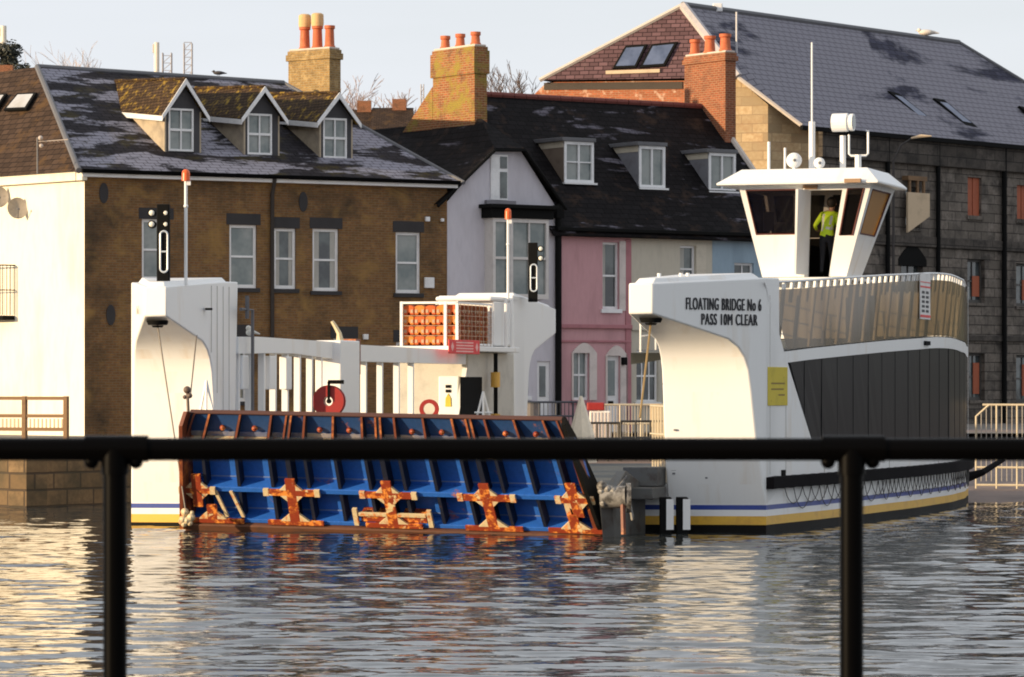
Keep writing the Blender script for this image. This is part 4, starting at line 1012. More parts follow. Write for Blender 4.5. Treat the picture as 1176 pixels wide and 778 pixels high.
def paint_rust(name, col, rust=(.28, .07, .02), lo=.60, hi=.66, sc=1.3, cream=None, clo=.56):
    m, t, b = nt(name); v = coords(t, False); n = noise(t, v, sc, 9, .68)
    n2 = noise(t, v, 12, 4)
    c = mix(t, ramp(t, n2, [(.35, 0), (.75, .5)]), col, tuple(x * .6 for x in col))
    rc = mix(t, ramp(t, noise(t, v, 9, 5), [(.4, 0), (.65, 1)]), rust, (rust[0] * 1.9, rust[1] * 2.6, rust[2] * 2.5))
    c = mix(t, ramp(t, n, [(lo, 0), (hi, 1)]), c, rc)
    if cream:
        n3 = noise(t, v, 3.2, 6, .6); c = mix(t, ramp(t, n3, [(clo, 0), (clo + .03, 1)]), c, cream)
    t.links.new(c, b.inputs['Base Color']); b.inputs['Roughness'].default_value = .55; bump(t, b, n2, .25, .01); return m
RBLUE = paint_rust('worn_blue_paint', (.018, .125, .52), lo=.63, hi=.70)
RBLUE_D = paint_rust('shaded_blue_paint', (.016, .065, .21), lo=.58, hi=.66)  # darker copy of the ramp blue, shade of the overhanging tip painted in
RUST = paint_rust('rust_red_steel', (.17, .042, .018), lo=.5, hi=.6)
JOINT = paint_rust('rust_and_cream_primer', (.29, .042, .013), lo=.50, hi=.58, sc=4.5, rust=(.46, .12, .022), cream=(.72, .56, .30), clo=.61)
CRM = paint_rust('cream_primer', (.70, .56, .34), lo=.52, hi=.60, sc=5, rust=(.45, .13, .04))
ra = thing  # the ramp belongs to the ferry: one part with sub-parts
m = MB()
def rbox(mb, b0, b1, s0, s1, d0, d1, mi=0):
    mb.loft([rpt(b0, s0, d0), rpt(b1, s0, d0), rpt(b1, s0, d1), rpt(b0, s0, d1)], [rpt(b0, s1, d0), rpt(b1, s1, d0), rpt(b1, s1, d1), rpt(b0, s1, d1)], mi)
rbox(m, RB0, RB1, .02, 1, -.10, 0); ramp_o = m.build('loading_ramp', RBLUE, ferry)
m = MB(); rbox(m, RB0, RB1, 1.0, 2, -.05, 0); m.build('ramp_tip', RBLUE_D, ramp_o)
m = MB(); rbox(m, RB0 - .02, RB1 + .02, 2.0, 2.03, -.05, .06); m.build('tip_edge_bar', plain('dark_rusty_edge', (.08, .03, .02), .7), ramp_o)
MAINX = [222, 343, 456, 571, 637]
mains = [sb(x, -2.0) for x in MAINX]; mains[0] = RB1 - .05; mains[-1] = RB0 + .05
DP = .27
mi_pos = []
for i in range(4):
    a, b = mains[i], mains[i + 1]
    for f in (.18, .5, .82): mi_pos.append(lerp(a, b, f))
def tap(mb, b0, b1, s0, s1, d0, d1, e0, e1, mi=0):
    mb.loft([rpt(b0, s0, d0), rpt(b1, s0, d0), rpt(b1, s0, d1), rpt(b0, s0, d1)], [rpt(b0, s1, e0), rpt(b1, s1, e0), rpt(b1, s1, e1), rpt(b0, s1, e1)], mi)
def rib(b, s0, s1, d1, mat, name, th=.035, s0d=None):
    m = MB(); tap(m, b - th, b + th, s0, s1, .0, d1, 0, d1 if s1 < 1.5 else .05); return m.build(name, mat, ramp_o)
RIBD = paint_rust('shade_dark_blue_steel', (.006, .010, .028), lo=.66, hi=.72)  # near-black colour stands in for the shade and shadows beside the ribs
for b in mi_pos:
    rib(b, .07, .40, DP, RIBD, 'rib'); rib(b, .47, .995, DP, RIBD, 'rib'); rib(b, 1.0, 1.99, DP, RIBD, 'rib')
    m = MB(); tap(m, b - .025, b + .025, 1.02, 1.99, DP + .001, DP + .02, .051, .07); m.build('rib_edge', RUST, ramp_o)
for i, b in enumerate(mains):
    th = .055
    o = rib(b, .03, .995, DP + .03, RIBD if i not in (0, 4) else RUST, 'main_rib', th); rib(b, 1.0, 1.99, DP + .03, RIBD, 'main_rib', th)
    m = MB(); tap(m, b - .08, b - .035, 1.0, 1.99, DP + .031, DP + .055, .051, .075); tap(m, b + .035, b + .08, 1.0, 1.99, DP + .031, DP + .055, .051, .075); m.build('rib_edge', RUST, ramp_o)
m = MB(); rbox(m, RB0, RB1, .405, .462, .0, DP + .012); m.build('cross_beam', RBLUE, ramp_o, bevel=.01)
m = MB(); rbox(m, RB0, RB1, .02, .065, 0, DP + .012); m.build('cross_beam', RBLUE, ramp_o, bevel=.01)
m = MB(); rbox(m, RB0, RB1, .985, 1.02, 0, DP + .02); m.build('cross_beam', CRM, ramp_o, bevel=.01)
# pale flat weld strips on the skin above each beam
m = MB(); rbox(m, RB0, RB1, .50, .513, .001, .012); rbox(m, RB0, RB1, .105, .118, .001, .012); m.build('weld_strip', plain('faded_blue', (.15, .22, .42), .6), ramp_o)
# lip along the water
m = MB(); rbox(m, RB0 - .05, RB1 + .05, -.12, .012, -.2, DP + .10); m.build('hinge_lip', plain('wet_rusty_lip', (.13, .055, .03), .45, dirt=(.07, .04, .03), dscale=3), ramp_o, bevel=.03)
# side plates of the ramp
m = MB()
sp = [(-1.30, -.12), (-1.9, -.15), (-2.35, .2), (-3.05, 1.3), (-3.38, 1.85), (-3.52, 2.25), (-3.36, 2.40), (-2.9, 2.05), (-1.5, .6), (-1.2, .2)]
A = [P(lerp(RB0, RE0, max(0, z / 2.36)) - .02, t, z) for t, z in sp]; B = [P(lerp(RB0, RE0, max(0, z / 2.36)) - .10, t, z) for t, z in sp]; m.loft(A, B); m.build('side_plate', BLACKM, ramp_o)
m = MB(); sp2 = [(-1.30, .02), (-2.3, .02), (-3.60, 2.2), (-3.52, 2.50), (-3.3, 2.50), (-1.2, .4)]
m.loft([P(lerp(RB1, RE1, z / 2.5) + .02, t, z) for t, z in sp2], [P(lerp(RB1, RE1, z / 2.5) + .10, t, z) for t, z in sp2]); m.build('side_plate', RUST, ramp_o)
# rusty joint crosses on the beams and at the foot
def cross(b, s, wide=.58, tall=.17, half=False, brack=False):
    d0, d1 = DP + .032, DP + .085; m = MB(); w = .11
    if half:
        rbox(m, b - wide, b + wide, s - .02, s + .03, d0, d1); rbox(m, b - w, b + w, s + .03, s + tall, d0, d1)
        for sg in (-1, 1): m.loft([rpt(b + sg * w, s + .03, d0), rpt(b + sg * .32, s + .03, d0), rpt(b + sg * w, s + .12, d0)], [rpt(b + sg * w, s + .03, d1), rpt(b + sg * .32, s + .03, d1), rpt(b + sg * w, s + .12, d1)], 1)
    else:
        rbox(m, b - wide, b + wide, s - .034, s + .034, d0, d1); rbox(m, b - w, b + w, s - tall, s - .034, d0, d1); rbox(m, b - w, b + w, s + .034, s + tall, d0, d1)
        for sx in (-1, 1):
            for sy in (-1, 1):
                m.loft([rpt(b + sx * w, s + sy * .034, d0), rpt(b + sx * .26, s + sy * .034, d0), rpt(b + sx * w, s + sy * .105, d0)], [rpt(b + sx * w, s + sy * .034, d1), rpt(b + sx * .26, s + sy * .034, d1), rpt(b + sx * w, s + sy * .105, d1)], 1)
        for sg in (-1, 1): rbox(m, b + sg * wide - .06, b + sg * wide + .06, s - .04, s + .042, d0 - .002, d1 + .004, 1)
    if brack:
        for sg in (-1, 1): rbox(m, b + sg * .82 - .05, b + sg * .82 + .05, s, s + .20, d0 - .02, d1, 1); rbox(m, b + min(sg * .12, sg * .74), b + max(sg * .12, sg * .74), s + .12, s + .155, d0, d1, 1); rbox(m, b + min(sg * .2, sg * .72), b + max(sg * .2, sg * .72), s + .035, s + .118, .02, d0 - .01, 0)
    m.build('joint_plate', [JOINT, CRM], ramp_o)
for i, b in enumerate(mains):
    if 0 < i < 4: cross(b, .43); cross(b, .05, .62, .20, True, i == 2)
    elif i == 4:
        cross(b + .25, .43, .36, .2); cross(b + .4, .05, .6, .2, True)
        m = MB(); rbox(m, b + .42, b + .52, .08, .40, .05, DP + .05); m.build('bracing_bar', CRM, ramp_o)
    else:
        cross(b - .25, .43, .36, .2); cross(b - .55, .05, .7, .2, True)
        m = MB()
        for q in (.62, .98): m.loft([rpt(b - q, .42, DP), rpt(b - q - .07, .42, DP), rpt(b - q - .07, .42, DP + .05), rpt(b - q, .42, DP + .05)], [rpt(b - q - .22, .10, DP), rpt(b - q - .29, .10, DP), rpt(b - q - .29, .10, DP + .05), rpt(b - q - .22, .10, DP + .05)])
        m.build('bracing_bar', CRM, ramp_o)
for b_ in (mains[3],): 
    m = MB(); rbox(m, b_ - .42, b_ + .42, .90, .96, DP + .032, DP + .055, 1); m.build('joint_plate', [CRM, CRM], ramp_o)
# orange pads on the ramp tip
for i, b in enumerate(mi_pos):
    for f in ((.5,) if i % 3 != 1 else (.5,)):
        if i % 3 == 2: continue
        b2 = lerp(b, mi_pos[i + 1] if i + 1 < len(mi_pos) else b, .5) if i % 3 == 0 else (b + mi_pos[i + 1]) / 2
        m = MB(); c = Vector(rpt(b2, 1.42, .05)); m.ball(c, .06, 8, 6); m.build('lashing_eye', JOINT, ramp_o, smooth=True)
m = MB(); rbox(m, RB0 + .1, RB1 - .1, 1.05, 1.22, .002, .03); m.build('painted_highlight_strip', plain('pale_highlight_paint', (.42, .36, .30), .7, dirt=(.10, .13, .25), dscale=1.1, dlo=.4, dhi=.55, uv=False), ramp_o)  # pale strip painted in for the light caught along the knuckle
# suspension chains from the tower outlets to the ramp ends
def chain(A, B, sag, name, mat, n=26, r=.016):
    m = MB(); A, B = Vector(A), Vector(B); pts = [A.lerp(B, k / n) - Vector((0, 0, sag * math.sin(math.pi * k / n))) for k in range(n + 1)]
    m.tube(pts, r, 5); return m.build(name, mat, ferry, smooth=True)
CH = plain('galvanised_chain', (.20, .17, .14), .6); BRASS = plain('brassy_rope', (.30, .20, .08), .7)
chain(QS(LEGW - .36, -2.62, 4.3), (at(735, 72.4), 72.4, zt(480, 72.4)), 0, 'suspension_chain', BRASS, r=.022)
chain(QP(LEGW - .36, -2.62, 4.3), (at(214, 76.2), 76.2, zt(592, 76.2)), -.0, 'suspension_chain', CH)
chain(QP(LEGW - .05, -1.2, 4.25), (at(219, 76.6), 76.6, zt(452, 76.6)), 0, 'suspension_chain', CH)
m = MB(); c = (at(215, 76.2), 76.2, zt(448, 76.2)); m.ball(c, .08, 10, 7); m.ball((c[0] + .05, c[1], c[2] - .12), .06, 8, 6); m.ball((c[0] - .05, c[1], c[2] - .15), .045, 8, 6); m.tube([c, (c[0] + .03, c[1], c[2] - .6)], .035, 6); m.build('chain_shackle', plain('greasy_brown_steel', (.12, .08, .06), .6), ferry, smooth=True)
# shackles and links piled at the foot of the left chain
m = MB(); random.seed(3)
for k in range(14):
    x = 208 + 14 * random.random(); y = 588 + 14 * random.random(); m.ball((at(x, 76.1), 76.1, zt(y, 76.1)), .045 + .05 * random.random(), 8, 6)
m.build('chain_links', CRM, ferry, smooth=True)
# a-frames (deck stoppers) behind the ramp
for xx, yy0, b_, t_ in ((237, 437, 11.9, -.8), (555, 450, 9, 9)):
    m = MB(); X, Y = P(b_, t_, 0)[:2]; Y = 78.3 if b_ > 11 else 84.0; X = at(xx, Y)
    for dx in (-.24, 0, .24): m.tube([(X, Y, zt(yy0, Y)), (X + dx, Y - .1 + abs(dx), zt(478, Y) - .4)], .028, 5)
    m.tube([(X - .2, Y, zt(474, Y)), (X + .2, Y, zt(474, Y))], .02, 5); m.build('stay_frame', WHITE_F, ferry)
# ------------------------------------------------------------------ port inner bulwark with frames
ib = BEAM - LEGW
m = MB(); m.T = P
N2 = 14
zb0 = lambda t: curve([(0, 3.72), (4, 3.78), (8, 3.62), (16.7, 3.60)], t); zb1 = lambda t: curve([(0, 4.08), (2, 4.12), (8, 4.05), (8.01, 4.02), (16.7, 3.95)], t)
for i in range(N2):
    a, b = .9 + 15.8 * i / N2, .9 + 15.8 * (i + 1) / N2
    m.loft([(ib - .05, a, zb0(a)), (ib + .5, a, zb0(a)), (ib + .5, a, zb1(a)), (ib - .05, a, zb1(a))], [(ib - .05, b, zb0(b)), (ib + .5, b, zb0(b)), (ib + .5, b, zb1(b)), (ib - .05, b, zb1(b))], caps=(i in (0, N2 - 1)))
m.build('bulwark_top_beam', WHITE_F, ferry)
for i, x in enumerate((274, 288, 303, 316, 330, 344, 358, 369, 420, 438.6, 457.7, 474)):
    t = st(x, ib); m = MB(P)
    m.loft([(ib, t, .95), (ib + .14, t, .95), (ib + .14, t + .08, .95), (ib, t + .08, .95)], [(ib - .0, t, 3.76), (ib + .14, t, 3.76), (ib + .14, t + .08, 3.76), (ib, t + .10, 3.76)]); m.build('bulwark_frame', WHITE_F, ferry)
t0, t1 = st(380, ib), st(402, ib); m = MB(P); m.box(ib - .25, ib + .4, t0, t1, .95, sz(391, ib, t0)); m.build('equipment_locker', WHITE_F, ferry, bevel=.03)
# grey wall boxes between the frames near the tower
for x in (281, 312, 331): t = st(x, ib - .1); m = MB(P); m.box(ib - .06, ib + .12, t, t + .35, 2.95, 3.7); m.build('wall_box', WHITE_F, ferry, bevel=.02)
# hose reel
def disc(c, r0, r1, wd, name, mat, ax, mat2=None):
    ax = Vector(ax).normalized(); q = ax.to_track_quat('Z', 'Y'); n = 24; m = MB()
    prof = [(r1, -wd), (r0, -wd), (r0, -wd * .6), (r0 * .8, -wd * .55), (r0 * .8, wd * .55), (r0, wd * .6), (r0, wd), (r1, wd)]
    rg = [[Vector(c) + q @ Vector((rr * math.cos(2 * math.pi * k / n), rr * math.sin(2 * math.pi * k / n), h)) for k in range(n)] for rr, h in prof]
    for i in range(len(rg)): m.loft(rg[i], rg[(i + 1) % len(rg)], caps=False)
    return m.build(name, mat, ferry, smooth=False)
RED = plain('red_paint', (.33, .02, .016), .5, dirt=(.28, .02, .02))
Yh = 84.6; c = (at(378, Yh), Yh, zt(461, Yh)); hr = disc(c, .37, .11, .13, 'hose_reel', RED, (-.15, -1, 0))
m = MB(); m.tube([(c[0], c[1], c[2]), (c[0], c[1] - .16, c[2])], .06, 8); m.box(c[0] - .03, c[0] + .03, c[1] - .2, c[1] - .14, c[2], c[2] + .45); m.box(c[0] - .02, c[0] + .34, c[1] - .2, c[1] + .1, c[2] + .40, c[2] + .49); m.build('reel_bracket', BLACKM, hr)
Yh = 93; c = (at(493, Yh), Yh, zt(470, Yh)); disc(c, .25, .15, .06, 'lifebuoy', RED, (-.1, -1, 0))
# fittings on the port bulwark top: floodlight and horn
Yg = 80.6; X = at(287, Yg); m = MB(); m.ball((X, Yg, zt(382, Yg)), .10, 10, 7, sx=.9, sz=.8); m.ball((X - .03, Yg - .02, zt(377, Yg)), .06, 8, 6); m.tube([(X + .06, Yg, zt(381, Yg)), (X + .22, Yg, zt(384, Yg))], [.05, .015], 6)
g_ = m.build('seagull', plain('gull_white', (.7, .68, .62), .8), smooth=True, origin=(X, Yg, zt(387, Yg))); tag(g_, 'white gull sitting on the port bulwark beam in front of the brown wall', 'gull')
Yg = 85.8; X = at(388, Yg); m = MB(); m.tube([(X + .05, Yg, zt(392, Yg)), (X + .03, Yg, zt(383, Yg)), (X - .06, Yg, zt(375, Yg)), (X - .14, Yg, zt(369, Yg))], [.09, .06, .05, .04], 8); m.build('horn', plain('buff_horn', (.6, .5, .32), .5), ferry, smooth=True)
m = MB(P); tq = st(405, ib); m.box(ib - .1, ib + .3, tq, tq + .3, 3.3, 4.15); m.build('junction_box', RUST, ferry, bevel=.02)
m = MB(P); tq = 1.25; m.tube([(ib - .2, tq - .6, 4.7), (ib - .2, tq + .1, 4.7), (ib - .2, tq + .1, 2.0)], .04, 6); m.tube([(ib - .22, .98, 4.5), (ib - .22, .98, 5.0)], .05, 6); m.build('tower_handrail', LEAD, ferry)
# ------------------------------------------------------------------ aft port cabin, door and white panel
CT0 = st(480, ib + .1); BEI = plain('beige_cabin_paint', (.52, .49, .43), .6)
m = MB(P); m.box(ib - .0, BEAM - .05, 17.0, 21.0, 1.0, 3.92); m.build('aft_cabin', BEI, ferry, bevel=.03)
m = MB(P); x0 = st(528, ib), st(558, ib); m.box(ib - .03, ib - .004, x0[0] + .0, x0[1] - .4, 1.0, sz(433, ib, x0[0])); m.build('cabin_doorway', BLACKM, ferry, bevel=.02)
m = MB(P); b0_, b1_ = sb(526, 16.9), sb(503, 16.9); m.box(b0_, b1_, 16.93, 16.992, 1.6, sz(432, b0_, 16.9)); wp = m.build('cabin_door', WHITE_F, ferry, bevel=.03)
bc = (b0_ + b1_) / 2; m = MB(P); zc = sz(461, bc, 16.9); m.loft([(bc - .08, 16.905, zc - .14), (bc + .08, 16.905, zc - .14), (bc + .07, 16.905, zc + .08), (bc, 16.905, zc + .2), (bc - .07, 16.905, zc + .08)], [(bc - .08, 16.925, zc - .14), (bc + .08, 16.925, zc - .14), (bc + .07, 16.925, zc + .08), (bc, 16.925, zc + .2), (bc - .07, 16.925, zc + .08)]); m.build('warning_sticker', YN, wp)
m = MB(P); zc = sz(444, bc, 16.9)
for q in (0, .12): m.box(bc - .07, bc + .07, 16.905, 16.925, zc - q - .04, zc - q + .04)
m.build('small_sign', BLACKM, wp)
m = MB(P); m.loft([(ib + .02, 15.6, 1.0), (ib + .02, 15.75, 1.0), (ib + .14, 15.75, 1.0), (ib + .14, 15.6, 1.0)], [(ib + .02, 17.0, 3.5), (ib + .02, 17.15, 3.5), (ib + .14, 17.15, 3.5), (ib + .14, 17.0, 3.5)]); m.build('diagonal_strut', WHITE_F, ferry)
m = MB(P); tq = 18.6; m.tube([(ib - .25, tq, 1.0), (ib - .25, tq, 3.9)], .055, 8); m.build('lamp_pole', BLACKM, ferry, smooth=True)
m = MB(P); 
for zq in (3.0, 1.9): m.tube([(ib - .25, tq - .02, zq), (ib - .25, tq - .02, zq + .4)], .13, 10)
m.build('amber_lamp', plain('amber_lamp', (.65, .36, .06), .4), ferry, smooth=True)
# platform with the lifejacket racks
pz = 3.93; m = MB(P); m.box(ib - .35, BEAM - .1, 15.9, 20.4, pz, pz + .14); m.build('rack_platform', WHITE_F, ferry, bevel=.02)
rb0, rb1, rt0, rt1 = ib - .05, sb(458.5, 16.0), 16.05, 18.9; rz0, rz1 = pz + .145, sz(349, 13, 16)
rk = MB(P)
for (b_, t_) in ((rb0, rt0), (rb1 - .07, rt0), (lerp(rb0, rb1, .2), rt0), (rb0, rt1), (rb1 - .07, rt1)): rk.box(b_, b_ + .07, t_ - .0, t_ + .07, rz0, rz1 + .06)
rk.box(rb0, rb1, rt0 + .005, rt0 + .065, rz1 - .0, rz1 + .055); rk.box(rb0 + .005, rb0 + .065, rt0, rt1, rz1, rz1 + .05); rk.box(rb0 + .005, rb0 + .065, rt0, rt1, rz0 + .02, rz0 + .07)
rko = rk.build('lifejacket_rack', WHITE_F, ferry)
JK = [plain('orange_lifejacket', (.66, .21, .03), .8, dirt=(.50, .10, .02), dscale=6), plain('deep_orange_lifejacket', (.56, .11, .02), .8, dirt=(.55, .08, .02), dscale=6)]
SILV = plain('buff_tape', (.44, .30, .19), .5)
def jackets(nb, nz, place, wd, hh, par):
    for i in range(nb):
        for j in range(nz):
            m = MB(); 
            C = place(i + .5, j + .5)
            e1, e2, e3 = C[1], Vector((0, 0, 1)), C[2]; c = C[0]
            a, h, d = wd * .495, hh * .49, .13
            pr = [(-a, -h), (-a * .35, -h), (-a * .2, -h * .5), (a * .2, -h * .5), (a * .35, -h), (a, -h), (a, h * .7), (a * .5, h), (-a * .5, h), (-a, h * .7)]
            m.loft([c + e1 * x + e2 * z for x, z in pr], [c + e1 * x * .9 + e2 * z * .92 + e3 * d for x, z in pr], (i + j) % 2)
            for sx in (-.6, .6):
                q = c + e1 * a * sx + e3 * (d + .002)
                m.loft([q + e1 * -.035 + e2 * -h * .6, q + e1 * .035 + e2 * -h * .6, q + e1 * .035 + e2 * h * .1, q - e1 * .035 + e2 * h * .1], [q + e1 * -.035 + e2 * -h * .6 + e3 * .01, q + e1 * .035 + e2 * -h * .6 + e3 * .01, q + e1 * .035 + e2 * h * .1 + e3 * .01, q - e1 * .035 + e2 * h * .1 + e3 * .01], 2)
            m.build('lifejacket', JK + [SILV], rko, bevel=.02)
eB = Vector((-cA, sA, 0)); eT_ = Vector((sA, cA, 0))
m = MB(P); m.box(rb0 + .12, rb1 - .12, rt0 + .28, rt1 - .1, rz0 + .01, rz1 - .02); m.build('jacket_backing', plain('dark_orange_backing', (.25, .06, .02), .9), rko)  # backing box added to stop light bleeding through between the jackets
nb_, nz_ = 5, 4; W1 = (rb1 - rb0 - .1); H1 = rz1 - rz0 - .05
jackets(nb_, nz_, lambda i, j: (Vector(P(rb0 + .05 + W1 * i / nb_, rt0 + .25, rz0 + .02 + H1 * j / nz_)), eB, -eT_), W1 / nb_, H1 / nz_, rko)
jackets(5, 4, lambda i, j: (Vector(P(rb0 + .25, rt0 + .35 + (rt1 - rt0 - .3) * i / 5, rz0 + .02 + H1 * j / nz_)), eT_, -eB), (rt1 - rt0 - .3) / 5, H1 / nz_, rko)
m = MB(P)
for i in range(1, 4): b_ = rb0 + W1 * i / 4; 
for j in range(1, 4): zq = rz0 + H1 * j / 4; m.box(rb0, rb1, rt0 + .02, rt0 + .03, zq - .006, zq + .006)
for j in range(0, 9): tq = rt0 + .2 + j * .32; m.box(rb0 - .002, rb0 + .008, tq - .01, tq + .01, rz0, rz1)
for j in range(1, 8): zq = rz0 + H1 * j / 8; m.box(rb0 - .004, rb0 + .006, rt0, rt1, zq - .006, zq + .006)
m.build('rack_mesh', SILV, rko)
SG = plain('red_sign', (.70, .03, .03), .5)
m = MB(P); s0, s1 = st(516, ib - .4), st(551, ib - .4); z0_, z1_ = sz(407, rb0, 16), sz(391, rb0, 16); m.box(ib - .40, ib - .37, s0, s1, z0_, z1_); sg = m.build('red_sign', SG, ferry, bevel=.01)
m = MB(P); q = (s1 - s0)
for j in range(4): zq = z1_ - .07 - j * .075; m.box(ib - .405, ib - .401, s0 + q * .22, s1 - q * .22, zq - .018, zq + .018)
for k in (.1, .9): m.loft([(ib - .405, s0 + q * k - .12, (z0_ + z1_) / 2), (ib - .405, s0 + q * k, z0_ + .06), (ib - .405, s0 + q * k + .12, (z0_ + z1_) / 2), (ib - .405, s0 + q * k, z1_ - .06)], [(ib - .401, s0 + q * k - .12, (z0_ + z1_) / 2), (ib - .401, s0 + q * k, z0_ + .06), (ib - .401, s0 + q * k + .12, (z0_ + z1_) / 2), (ib - .401, s0 + q * k, z1_ - .06)])
m.build('sign_print', plain('pale_print', (.85, .45, .42), .6), sg)
m = MB(P)
for tq, mt in ((19.4, 0), (19.9, 0)): m.tube([(ib - .28, tq, pz + .1), (ib - .28, tq, 5.35)], .045, 7)
m.build('platform_post', WHITE_F, ferry, smooth=True)
# lit top box of the aft port end (inboard of the far tower)
m = MB(P); bw1 = sb(508, 19.6); m.box(ib + .02, bw1, 19.3, 21.2, 4.1, 5.30); m.box(ib + .0, bw1, 19.0, 21.3, 5.3, 5.42); m.build('aft_casing', WHITE_F, ferry, bevel=.05)
# ------------------------------------------------------------------ navigation masts and signal boards
def mastlamp(x, yb, yt, Y, par=ferry):
    X = at(x, Y); m = MB(); m.tube([(X, Y, zt(yb, Y)), (X, Y, zt(yt + 8, Y))], .035, 8); m.box(X - .0, X + .10, Y - .03, Y + .03, zt(yt + 14, Y), zt(yt + 9, Y)); m.ball((X, Y, zt(yt + 38, Y)), .05, 8, 6)
    o = m.build('lamp_mast', WHITE_F, ferry, smooth=True)
    m = MB(); m.tube([(X, Y, zt(yt + 9, Y)), (X, Y, zt(yt, Y))], [.09, .085], 12); m.ball((X, Y, zt(yt, Y)), .085, 12, 6); m.build('beacon', plain('orange_beacon', (.75, .12, .02), .35), o, smooth=True)
mastlamp(213.5, 328, 199, 77.2); mastlamp(583.5, 345, 243, 98.0)
def signal(x0, x1, yt, yb, Y, lamps, ring_):
    X0, X1 = at(x0, Y), at(x1, Y); m = MB(); m.box(X0, X1, Y - .12, Y + .12, zt(yb, Y), zt(yt, Y)); o = m.build('signal_board', BLACKM, ferry, bevel=.02)
    for (x, y) in lamps:
        c = (at(x, Y - .05), Y - .14, zt(y, Y)); m = MB(); m.tube([(c[0], Y + .1, c[2]), (c[0], Y - .1, c[2])], .085, 12); m.build('lamp_body', BLACKM, o)
        m = MB(); m.ball((c[0], Y - .10, c[2]), .06, 10, 7, sy=.5); m.build('lamp_lens', plain('lamp_lens', (.8, .77, .68), .25), o, smooth=True)
    x, ya, yb2, wpx = ring_; m = MB(); n = 20; xa = at(x - wpx, Y); xb = at(x + wpx, Y); r = (xb - xa) / 2; cx = (xa + xb) / 2; za, zb_ = zt(ya, Y) - r, zt(yb2, Y) + r
    pts = [(cx + r * math.cos(a), Y - .135, za + r * math.sin(a)) for a in [math.pi * k / 10 for k in range(11)]] + [(cx + r * math.cos(a), Y - .135, zb_ + r * math.sin(a)) for a in [math.pi + math.pi * k / 10 for k in range(11)]]
    m.tube(pts, .022, 6, closed=True); m.tube([(xa, Y - .135, (za + zb_) / 2), (xb, Y - .135, (za + zb_) / 2)], .02, 6); m.build('signal_tube', plain('neon_tube_glass', (.55, .6, .66), .3), o, smooth=True)
signal(180.5, 195, 235, 330, 77.0, [(174.5, 245), (174.5, 258), (190.5, 245), (190.5, 258)], (189, 266, 313, 4.2))
signal(606.5, 617.5, 279, 347, 99.6, [(621, 286), (621, 297)], (613, 304, 335, 3.6))
# ------------------------------------------------------------------ wheelhouse
wh0 = 9.2; WZ0, WZ1 = 4.9, 7.62
def wp4(t_top, t_bot, xl_t, xr_t, xl_b, xr_b, zt_, zb_): 
    return [P(sb(xl_b, t_bot), t_bot, zb_), P(sb(xr_b, t_bot), t_bot, zb_), P(sb(xr_t, t_top), t_top, zt_), P(sb(xl_t, t_top), t_top, zt_)]
tb, tt_ = 9.7, 9.1
zB, zT = sz(318, 1, tb), sz(211, 1, tt_)
fr4 = wp4(tt_, tb, 848, 1001, 875.5, 972, zT, zB)
bTL, bTR, bBL, bBR = sb(848, tt_), sb(1001, tt_), sb(875.5, tb), sb(972, tb)
Dp = 2.6
bk = [P(bBL, tb + Dp - 1.0, zB), P(bBR, tb + Dp - 1.0, zB), P(bTR, tt_ + Dp + .1, zT), P(bTL, tt_ + Dp + .1, zT)]
def bil(c, p, q): a = Vector(c[0]).lerp(Vector(c[1]), p); b = Vector(c[3]).lerp(Vector(c[2]), p); return a.lerp(b, q)
def holed_quad(mb, c, holes, th, inward):
    ps = sorted(set([0, 1] + [h[i] for h in holes for i in (0, 1)])); qs = sorted(set([0, 1] + [h[i] for h in holes for i in (2, 3)])); iv = Vector(inward) * th
    for i in range(len(ps) - 1):
        for j in range(len(qs) - 1):
            cp, cq = (ps[i] + ps[i + 1]) / 2, (qs[j] + qs[j + 1]) / 2
            if any(h[0] < cp < h[1] and h[2] < cq < h[3] for h in holes): continue
            f = [bil(c, ps[i], qs[j]), bil(c, ps[i + 1], qs[j]), bil(c, ps[i + 1], qs[j + 1]), bil(c, ps[i], qs[j + 1])]
            mb.face(f); mb.face([x + iv for x in f])
    for h in holes:
        k = [bil(c, h[0], h[2]), bil(c, h[1], h[2]), bil(c, h[1], h[3]), bil(c, h[0], h[3])]
        for i in range(4): mb.face([k[i], k[(i + 1) % 4], k[(i + 1) % 4] + iv, k[i] + iv])
def quadpane(c, h, th, inward, name, mat, par, frame=None, fw=.02):
    iv = Vector(inward) * th; m = MB(); f = [bil(c, h[0], h[2]) + iv, bil(c, h[1], h[2]) + iv, bil(c, h[1], h[3]) + iv, bil(c, h[0], h[3]) + iv]; m.face(f)
    o = m.build(name, mat, par, closed=False)
    if frame: 
        m = MB(); cc = sum(f, Vector()) / 4; m.tube([p + (cc - p) * .02 - iv * .9 for p in f], fw, 6, closed=True); m.build('window_seal', frame, o)
    return o
def tg(name, tcol, bcol, k, rough=.06):
    m, t, b = nt(name); b.inputs['Base Color'].default_value = c4(bcol); b.inputs['Roughness'].default_value = rough; tr_ = N(t, 'ShaderNodeBsdfTransparent'); tr_.inputs[0].default_value = c4(tcol)
    ms = N(t, 'ShaderNodeMixShader'); ms.inputs[0].default_value = k; t.links.new(tr_.outputs[0], ms.inputs[1]); t.links.new(b.outputs[0], ms.inputs[2]); t.links.new(ms.outputs[0], t.nodes['Material Output'].inputs[0]); return m
WGL = tg('tinted_wheelhouse_glass', (.36, .33, .32), (.012, .010, .010), .30, .03)
AMB = plain('sunset_amber_window', (.52, .23, .05), .25, dirt=(.30, .12, .03), dscale=1.5, uv=False)
SEAL = plain('dark_red_seal', (.10, .025, .02), .7)
fin = eT_; rin = eB
m = MB(); Hf = [(.045, .44, .46, .945), (.545, .79, .0, .93), (.83, .955, .44, .945)]
holed_quad(m, fr4, Hf, .07, fin)
